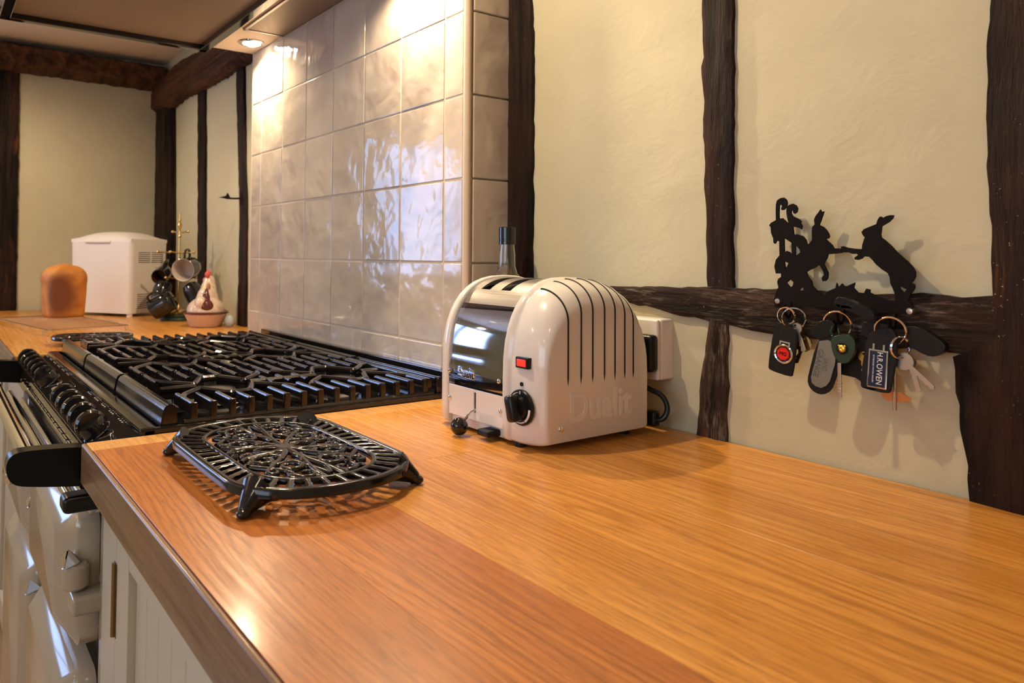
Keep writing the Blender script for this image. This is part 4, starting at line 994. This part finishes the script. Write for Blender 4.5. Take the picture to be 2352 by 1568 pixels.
# mug stand
mt = empty('mug_stand', (-1.705, -.120, .91), label='green and brass mug stand holding black mugs beside the bread maker', cat='mug stand')
bm = bmesh.new(); lathe(bm, [(0, 0), (.062, 0), (.064, .004), (.062, .010), (.058, .012), (.060, .016), (.055, .022), (0, .022)], 36); obj('base', bm, M_GRN, mt)
bm = bmesh.new(); lathe(bm, [(0, .022), (.048, .022), (.040, .030), (.014, .038), (.006, .05), (.0042, .06), (.0042, .30), (.008, .304), (.0042, .31), (.0042, .335), (.009, .345), (.004, .356), (.006, .364), (.003, .372), (.0015, .392), (0, .393)], 20); obj('pole', bm, M_BRASS, mt)
ARMS = [(.318, 40, .035), (.318, 220, .030), (.243, 20, .085), (.243, 250, .075), (.243, 300, .045), (.150, 290, .055), (.150, 60, .06)]
for z, a, L_ in ARMS:
    c, s_ = math.cos(math.radians(a)), math.sin(math.radians(a)); bm = bmesh.new(); tube(bm, [(0, 0, z), (c*L_, s_*L_, z+.004)], .003, 8); ball(bm, (c*L_, s_*L_, z+.004), .0058, u=12); obj('arm', bm, M_BRASS, mt)
M_MUGIN = mat('white mug glaze', (.62, .53, .47), .25, coat=.4)
M_MUGB = mat('black mug glaze', (.012, .012, .013), .12, coat=.5)
def mug(label, loc, axis, side, rad, h, rim_dark=False):
    t = empty('mug', loc, label=label, cat='mug', group='mugs hanging on the stand'); M = frame((0, 0, 0), side, axis)
    bm = bmesh.new(); lathe(bm, [(0, 0), (rad*.78, 0), (rad*.92, .006), (rad, h*.4), (rad, h), (rad-.0016, h+.0012)], 32, M, cap=False); obj('cup', bm, M_MUGB, t, ang=50)
    bm = bmesh.new(); lathe(bm, [(rad-.0005, h), (rad-.0016, h+.0014), (rad-.003, h), (rad-.0035, h*.4), (rad*.8, .008), (0, .006)], 32, M, cap=False); obj('lining', bm, M_MUGIN if not rim_dark else M_BRWN, t, ang=50)
    bm = bmesh.new(); tube(bm, [M @ Vector(p) for p in chaikin([(rad*.95, 0, h*.2), (rad+.022, 0, h*.22), (rad+.028, 0, h*.5), (rad+.022, 0, h*.8), (rad*.95, 0, h*.82)], 2, False)], .0045, 8); obj('handle', bm, M_MUGB, t)
    return t
M_BRWN = mat('dark brown glaze', (.05, .018, .008), .2, coat=.4)
Cc = Vector((1.025, -.883, 1.15))
mug('big black mug with white inside facing the room, hung highest on the stand', (-1.689, -.080, 1.103), (.80, -.58, -.12), (-.1, .1, 1), .042, .085)
mug('small black mug with a dark brown inside, hung at the left of the stand', (-1.775, -.150, 1.085), (.80, -.52, -.28), (.3, .2, .9), .029, .07, True)
mug('black mug hanging mouth down under the left arm of the stand', (-1.722, -.168, 1.045), (.25, -.30, -.9), (-.2, .3, 1), .032, .075)
mug('plain black mug hanging lowest and nearest at the front of the stand', (-1.635, -.160, .990), (-.45, -.62, -.42), (.5, -.3, .7), .039, .080)
mug('black mug with pale inside low on the stand beside the china hen', (-1.650, -.095, 1.035), (.55, .25, -.75), (.6, -.3, .6), .034, .075)
# china hen on its nest dish
M_HEN = mat('cream china glaze', (.66, .47, .36), .2, coat=.5)
n = N(M_HEN); n.col(n.ramp(n.noise(n.coord(), 26, 4, .6), [(.35, (.60, .40, .29)), (.55, (.72, .56, .45)), (.75, (.42, .20, .12))]))
M_HENB = mat('brown china glaze', (.10, .022, .018), .15, coat=.6)
M_BRASSG = mat('amber china glaze', (.42, .20, .08), .12, coat=.6)
M_PINK = mat('pink red china glaze', (.62, .10, .10), .2, coat=.5)
M_DISH = mat('buff stoneware', (.66, .46, .35), .35)
hn = empty('china_hen_dish', (-1.415, -.110, .91), rz=math.radians(-34), label='china hen sitting on a buff nest dish left of the hob', cat='dish')
bm = bmesh.new(); rg = []
lathe(bm, [(0, 0), (.046, 0), (.050, .003), (.068, .042), (.071, .046), (.066, .046), (.05, .008), (0, .006)], 40, sx=1.18); obj('dish', bm, M_DISH, hn)
bm = bmesh.new(); tube(bm, [(.080*math.cos(a*PI/30)*(1+.025*(a % 2)), .068*math.sin(a*PI/30)*(1+.025*(a % 2)), .047) for a in range(60)], .0042, 6, closed=True); obj('nest_rim', bm, M_HENB, hn)
bm = bmesh.new(); ball(bm, (0, 0, .052), .066, (1.12, .94, .72), 24); ball(bm, (-.014, 0, .088), .043, (1, .85, 1.1)); ball(bm, (-.026, 0, .118), .030, (1, .9, 1.3)); ball(bm, (-.034, 0, .146), .0215, (1.15, .95, 1.1)); ball(bm, (.045, 0, .078), .028, (1.1, .8, 1))
obj_h = remeshed('hen_body', bm, M_HEN, .004, hn)
bm = bmesh.new(); ball(bm, (.050, .012, .070), .029, (.8, .95, .85)); ball(bm, (.046, .013, .094), .017, (.8, .8, 1.5)); ball(bm, (.044, .014, .116), .009, (.8, .8, 1.5))
remeshed('tail_feathers', bm, M_HENB, .0025, hn, 4)
bm = bmesh.new(); ball(bm, (.004, .008, .128), .0105, (.8, .7, 1.7)); obj('neck_feather', bm, M_BRASSG, hn)
bm = bmesh.new()
for k, x in enumerate((-.048, -.040, -.030, -.022)): ball(bm, (x+.006, -.002, .171+(.004 if k in (1, 2) else 0)), .0115, (.9, .8, 1.0), 12)
ball(bm, (-.045, -.020, .150), .009, (.8, .7, 1.3), 10); ball(bm, (-.042, -.022, .134), .008, (.8, .6, 1.4), 10)
remeshed('comb_and_wattle', bm, M_PINK, .002, hn, 2)
bm = bmesh.new(); lathe(bm, [(0, 0), (.003, .001), (0, .010)], 10, frame((-.052, 0, .150), (0, 1, 0), (-1, 0, -.2))); obj('beak', bm, M_BRASS, hn)
# egg-shaped pot behind it
bm = bmesh.new(); lathe(bm, [(0, 0), (.010, 0), (.015, .006), (.0175, .016), (.015, .028), (.009, .036), (0, .039)], 24)
tag(obj('egg_cup', bm, mat('pale blue glaze', (.52, .58, .58), .25, coat=.3), loc=(-1.368, -.045, .91)), 'small pale blue egg-shaped pot tucked behind the china hen', 'pot')
# small iron rest at the back of the hob
bm = bmesh.new(); lathe(bm, [(0, .004), (.036, .004), (.040, .007), (.036, .010), (.03, .008), (0, .008)], 28)
for a in range(3): cyl(bm, .004, 0, .006, 8, Matrix.Translation((.028*math.cos(a*2.1), .028*math.sin(a*2.1), 0)))
tag(obj('iron_spoon_rest', bm, M_IRON, loc=(-.985, -.165, .91)), 'small round black iron stand at the back corner by the splashback', 'stand')
# forged hook on the narrow upright
hk = bmesh.new(); box(hk, -.004, .004, -.006, .002, -.022, .020, .001)
tube(hk, [(0, -.004, 0), (0, -.03, -.002), (0, -.058, -.002)], .0032, 8); plate(hk, [[(-.082, -.001), (-.040, -.005), (-.052, .016), (-.057, .006)]], -.003, .003, Matrix(((0, 1, 0, 0), (1, 0, 0, 0), (0, 0, 1, 0), (0, 0, 0, 1))))
tag(obj('iron_hook', hk, M_MATB, loc=(-1.372, -.006, 1.340)), 'black forged hook sticking out of the narrow upright', 'hook')

# ================================================================== key rack with boxing hares
KY = -.020
kr_ = empty('hare_key_rack', (.60, KY, 1.11), label='black metal key rack with two boxing hare silhouettes', cat='key rack')
def sil(name, loops, y0=-.0011, y1=.0011):
    bm = bmesh.new(); plate(bm, [[(x-.60, z-1.11) for x, z in l_] for l_ in loops], y0, y1); return obj(name, bm, M_MATB, kr_, smooth=False)
sil('left_hare_and_ferns', [HARE_L]+HARE_LH)
sil('right_hare', [HARE_R]+HARE_RH, -.0010, .0012)
for x, z in ((.5235, 1.1000), (.6690, 1.0975)):
    bm = bmesh.new(); cyl(bm, .0028, 0, .018, 12, frame((x-.60, .016, z-1.11), (1, 0, 0), (0, -1, 0)), .0006); lathe(bm, [(0, 0), (.0038, 0), (.003, .0018), (0, .0024)], 12, frame((x-.60, -.0010, z-1.11), (1, 0, 0), (0, -1, 0))); obj('fixing_screw', bm, M_SILV, kr_)
HOOKS = [(.5400, 1.0955), (.6008, 1.0925), (.6545, 1.0905)]
for x, z in HOOKS:
    bm = bmesh.new(); tube(bm, chaikin([(x-.60, 0, z-1.11+.004), (x-.60, -.002, z-1.11-.010), (x-.60, -.009, z-1.11-.014), (x-.60, -.015, z-1.11-.008), (x-.60, -.015, z-1.11+.002)], 2, False), .0024, 8, flat=.7); obj('hook', bm, M_MATB, kr_)
def ringm(name, c, r, tilt, label, th=.0009):
    bm = bmesh.new(); M = frame((0, 0, 0), (1, tilt, 0), (-tilt, 1, .12))
    for d in (-.0006, .0006): tube(bm, [M @ Vector((r*math.cos(2*PI*k/28), r*math.sin(2*PI*k/28), d)) for k in range(28)], th, 6, closed=True)
    return tag(obj(name, bm, M_CHR, loc=c), label, 'key ring', 'rings hanging on the hare key rack')
ringm('key_ring', (.5425, -.036, 1.0840), .0100, .1, 'smaller steel ring on the left hook holding the red badge fob')
ringm('key_ring', (.5500, -.033, 1.0815), .0125, .5, 'larger steel ring on the left hook behind the smaller ring')
ringm('key_ring', (.6010, -.035, 1.0790), .0145, .15, 'wide steel ring on the middle hook above the green key')
ringm('key_ring', (.6560, -.036, 1.0765), .0145, .2, 'steel ring on the right hook above the navy badge fob')
ringm('key_ring', (.6660, -.037, 1.0600), .0110, 2.2, 'steel ring seen edge on beside the navy badge fob')
def fob(name, label, pts, y, th, m_, c, bev=.0006, cat='key fob'):
    if cat == 'key fob': pts = chaikin(pts, 1)
    t = empty(name, (c[0], y, c[1]), label=label, cat=cat); bm = bmesh.new(); plate(bm, [[(x-c[0], z-c[1]) for x, z in pts]], -th/2, th/2)
    o = obj('leather' if m_ is M_LEA else 'body', bm, m_, t, ang=40)
    md = o.modifiers.new('b', 'BEVEL'); md.width = bev; md.segments = 2; md.limit_method = 'ANGLE'; md.angle_limit = 1.0; md.harden_normals = True
    return t
def rotp(deg): return math.radians(deg)
# 1: leather fob with round red badge
f1 = fob('badge_key_fob', 'black leather fob with round red octagon badge on the left hook', [(.5345, 1.0755), (.5290, 1.0700), (.5261, 1.0600), (.5197, 1.0211), (.5225, 1.0172), (.5473, 1.0127), (.5505, 1.0147), (.5556, 1.0558), (.5541, 1.0661), (.5450, 1.0765)], -.036, .0034, M_LEA, (.538, 1.045))
FM = lambda x, z, dy, a=0: frame((x, dy, z), (math.cos(rotp(a)), 0, math.sin(rotp(a))), (0, -1, 0))
bm = bmesh.new(); lathe(bm, [(.0088, 0), (.0092, .0015), (.0105, .0020), (.0116, .0012), (.0118, 0)], 36, FM(.0020, -.0060, -.0017, -5)); box(bm, -.0065, .0065, .0090, .0150, 0, .0010, .0003, M=FM(.0020, -.0060, -.0017, -8)); bz_ = obj('badge_ring', bm, M_CHR, f1)
obj('badge_slot', B(-.0045, .0045, .0105, .0132, .0008, .0013, M=FM(.0020, -.0060, -.0017, -8)), M_LEA, bz_)
bm = bmesh.new(); cyl(bm, .0090, .0002, .0012, 32, FM(.0020, -.0060, -.0017)); obj('badge_ground', bm, M_LEA, f1)
bm = bmesh.new(); cyl(bm, .0080, .0010, .0017, 8, FM(.0020, -.0060, -.0017, 22)); oc = obj('octagon', bm, M_REDP, f1, smooth=False)
bm = bmesh.new(); o8 = [(.0072*math.cos(PI/8+k*PI/4), .0072*math.sin(PI/8+k*PI/4), .0017) for k in range(8)]; tube(bm, [FM(.0020, -.0060, -.0017) @ Vector(p) for p in o8], .00022, 4, closed=True); obj('octagon_line', bm, M_LEA, f1)
text('badge_letters', 'MG', .0064, M_LEA, f1, FM(.0020, -.0060, -.0038, -6), ext=.0002, sx=.95, bold=0)
# 2: long leather fob with pewter plate
f2 = fob('plate_key_fob', 'long rounded black leather fob with a grey engraved plate, hanging on the middle hook', [(.5845, 1.0640), (.5775, 1.0500), (.5716, 1.0268), (.5681, 1.0121), (.5704, 1.0042), (.5775, .9985), (.5865, .9980), (.5950, 1.0040), (.6004, 1.0187), (.6044, 1.0351), (.6085, 1.0560), (.5990, 1.0661)], -.037, .0036, M_LEA, (.588, 1.032), bev=.0009)
pp = [(.5835, 1.0588), (.5794, 1.0382), (.5736, 1.0161), (.5746, 1.0102), (.5791, 1.0068), (.5851, 1.0059), (.5911, 1.0092), (.5951, 1.0152), (.6006, 1.0348), (.6032, 1.0559), (.5935, 1.0608)]
bm = bmesh.new(); plate(bm, [[(x-.588, z-1.032) for x, z in pp]], -.0034, -.0016); obj('engraved_plate', bm, M_GREY, f2)
text('engraved_word', 'GRANGE', .0085, M_GTXT, f2, FM(-.0060, .0015, -.0035, -103), ext=.00015, sx=.95, bold=.00012)
text('engraved_word', 'LAND', .0070, M_GTXT, f2, FM(.0020, .0005, -.0035, -103), ext=.00015, sx=.8)
bm = bmesh.new(); box(bm, -.013, .013, -.0001, .0001, 0, .0001, M=FM(-.0010, .0010, -.0035, -103)); obj('engraved_line', bm, M_GTXT, f2)
# 3: green headed key with a gold emblem
k3 = fob('green_headed_key', 'key with dark green rubber head and small gold emblem', chaikin([(.598, 1.0614), (.5989, 1.0526), (.6017, 1.044), (.6055, 1.0386), (.6122, 1.0365), (.6188, 1.0402), (.6226, 1.0475), (.625, 1.0583), (.6225, 1.0669), (.6144, 1.0700), (.6029, 1.0669)], 1), -.042, .0050, M_GRN, (.6115, 1.053), cat='key')
bm = bmesh.new(); cyl(bm, .0062, 0, .0010, 24, FM(-.0007, .0005, -.0025)); obj('emblem_ground', bm, M_BPL, k3)
bm = bmesh.new(); M_ = FM(-.0007, .0003, -.0034); ball(bm, (0, 0, 0), .0040, (1, 1, .35), 14); ball(bm, (-.0030, .0030, 0), .0014, (1, 1, .5), 8); ball(bm, (.0030, .0030, 0), .0014, (1, 1, .5), 8); ball(bm, (0, -.0018, .001), .0018, (1.2, .9, .6), 8); bm.transform(M_); obj('cat_head_emblem', bm, M_GOLD, k3)
bm = bmesh.new(); box(bm, -.0019, .0019, -.0545, -.0160, -.0009, .0009, .0004, M=FM(-.0050, 0, 0, 0)); 
for k in range(5): box(bm, -.0024, .0024, -.052+k*.0032, -.0505+k*.0032, -.0012, .0012, .0002, M=FM(-.0050, 0, 0, 0))
obj('blade', bm, M_SILV, k3)
bm = bmesh.new(); tube(bm, [(-.006, 0, .022), (-.004, -.002, .017), (-.0055, 0, .012)], .0009, 6); tube(bm, [(-.012, 0, .024), (-.0135, -.001, .018), (-.011, 0, .012)], .0014, 6); obj('strap', bm, M_GRN, k3)
# 4: leather fob with navy enamel plate
f4 = fob('lettered_key_fob', 'black leather fob with a navy plate lettered in white on the right hook', [(.6374, 1.0736), (.6337, 1.0637), (.6288, 1.0343), (.6268, 1.0148), (.6296, 1.0123), (.6544, 1.01), (.6579, 1.0148), (.6644, 1.0575), (.6637, 1.0742), (.6569, 1.0801), (.6464, 1.0783)], -.038, .0040, M_LEA, (.645, 1.043), bev=.0009)
A_ = -93.5
bm = bmesh.new(); box(bm, -.0205, .0205, -.0097, .0097, 0, .0012, .0008, 2, M=FM(.0003, -.0078, -.0020, A_)); box(bm, -.0265, -.0200, .004, .0062, 0, .001, .0003, M=FM(.0003, -.0078, -.0020, A_)); box(bm, -.0265, -.0200, -.0062, -.004, 0, .001, .0003, M=FM(.0003, -.0078, -.0020, A_)); obj('chrome_plate', bm, M_CHR, f4)
obj('navy_panel', B(-.0188, .0188, -.0082, .0082, .0010, .0016, .0002, M=FM(.0003, -.0078, -.0020, A_)), M_NAVY, f4)
text('plate_word', 'H.R.', .0080, M_WTXT, f4, FM(.0003, -.0078, -.0038, A_) @ Matrix.Translation((-.0125, .0020, 0)), ext=.00015, sx=.85)
text('plate_word', 'OWEN', .0085, M_WTXT, f4, FM(.0003, -.0078, -.0038, A_) @ Matrix.Translation((.0052, .0020, 0)), ext=.00015, sx=.85)
text('plate_small_print', 'ESTABLISHED MOTOR DEALERS', .0021, M_WTXT, f4, FM(.0003, -.0078, -.0038, A_) @ Matrix.Translation((0, -.0040, 0)), ext=.0001)
# remotes and loose keys
def soft(name, label, pts, y, th, m_, c, bev=.002, cat='car key'): return fob(name, label, chaikin(pts, 1), y, th, m_, c, bev, cat)
r1 = soft('car_remote_key', 'large black car key fob at the right end of the rack', [(.6659, 1.0822), (.6691, 1.0629), (.6856, 1.0537), (.6961, 1.0531), (.704, 1.0594), (.7049, 1.0658), (.7002, 1.0707), (.6818, 1.0826)], -.025, .011, M_BPL, (.685, 1.068))
r2 = soft('car_remote_key', 'black car key fob lying slanted across the middle hook', [(.6076, 1.1097), (.6050, 1.1017), (.6142, 1.0975), (.6434, 1.0869), (.6488, 1.0939), (.63, 1.1041), (.6143, 1.1105)], -.045, .012, M_BPL, (.626, 1.100))
bm = bmesh.new(); box(bm, -.0003, .0003, -.0045, .0045, -.001, .0062, M=FM(-.0115, .0040, -.0, -24)); box(bm, -.0105, .014, -.0002, .0002, -.001, .0062, M=FM(.001, -.001, 0, -24)); obj('seam', bm, M_DARK, r2)
r3 = soft('car_remote_key', 'small black key head left of the middle hook', [(.573, 1.068), (.576, 1.0622), (.5841, 1.0599), (.5999, 1.0685), (.6001, 1.0824), (.5893, 1.0835), (.5802, 1.0788)], -.036, .008, M_BPL, (.587, 1.072))
r4 = soft('car_remote_key', 'black ribbed key head left of the right hook', [(.626, 1.0793), (.6300, 1.0850), (.6433, 1.0837), (.6565, 1.0828), (.6564, 1.0716), (.6342, 1.0675), (.6259, 1.0648)], -.031, .007, M_BPL, (.641, 1.077))
fob('leather_pouch', 'flat black leather pouch hanging behind the green headed key', [(.6065, 1.067), (.617, 1.0651), (.6290, 1.062), (.6290, 1.0150), (.6213, 1.0173), (.6160, 1.0205), (.5993, 1.0222)], -.024, .006, M_LEA, (.615, 1.042), cat='pouch')
def key(name, label, c, a, y, m_, L_=.032, head=.0085, hexh=False):
    t = empty(name, (c[0], y, c[1]), label=label, cat='key'); M = Matrix.Rotation(0, 4, 'Y'); Fm = frame((0, 0, 0), (math.cos(rotp(a)), 0, math.sin(rotp(a))), (0, -1, 0))
    hd_ = [(head*math.cos(2*PI*k/16)*(1 if not hexh else 1.1), head*1.05*math.sin(2*PI*k/16)) for k in range(16)]; hole_ = [(head*.55+.0014*math.cos(2*PI*k/8), .0014*math.sin(2*PI*k/8)) for k in range(8)]
    n_ = bmesh.new(); plate(n_, [hd_, hole_], -.0009, .0009); bm = bmesh.new(); merge(bm, n_, Fm @ Matrix.Rotation(PI/2, 4, 'X')); obj('bow', bm, m_, t, smooth=False)
    bl = [(-head*.8, .0026), (-head-L_, .0026)]+[(-head-L_-.002, .0)]+[(-head-L_+k*.003+(.0015 if k % 2 else 0), -.0026+(.0013 if k % 2 else 0)) for k in range(int(L_/.003))]+[(-head*.8, -.0026)]
    n_ = bmesh.new(); plate(n_, [bl], -.0008, .0008); bm = bmesh.new(); merge(bm, n_, Fm @ Matrix.Rotation(PI/2, 4, 'X')); obj('blade', bm, m_, t, smooth=False)
    return t
key('steel_key', 'steel key pointing down to the right of the navy badge fob', (.6675, 1.0455), 138, -.032, M_SILV, .026, .0090)
key('steel_key', 'short dark steel key behind the slanting steel key', (.6700, 1.043), 105, -.024, M_SILV, .022, .006)
key('steel_key', 'bright steel key hanging on the left hook behind the red badge fob', (.5520, 1.0700), 108, -.031, M_SILV, .020, .0065)
key('brass_key', 'brass key showing behind the red badge fob', (.5560, 1.0520), 70, -.024, M_BRASS, .014, .0100)
t = empty('door_key', (.6572, -.030, 1.012), label='long barrel key with copper bit hanging below the navy badge fob', cat='key')
bm = bmesh.new(); tube(bm, [(0, 0, .03), (0, 0, -.0195)], .0019, 10); obj('barrel', bm, M_SILV, t)
M_COP = mat('copper coloured bit', (.62, .26, .08), .4, .7)
bm = bmesh.new(); plate(bm, [[(-.001, -.001), (-.006, .0005), (-.0125, -.001), (-.0125, -.0045), (-.0145, -.005), (-.0115, -.009), (-.006, -.0115), (-.001, -.010)]], .0010, .0022); plate(bm, [[(.001, -.001), (.006, .0002), (.011, -.003), (.0145, -.0045), (.0145, -.007), (.010, -.0085), (.006, -.0110), (.001, -.010)]], .0010, .0022); obj('bit', bm, M_COP, t, smooth=False)
key('brass_key', 'narrow brass key edge showing left of the navy badge fob', (.6285, 1.046), 90, -.034, M_BRASS, .016, .0055)
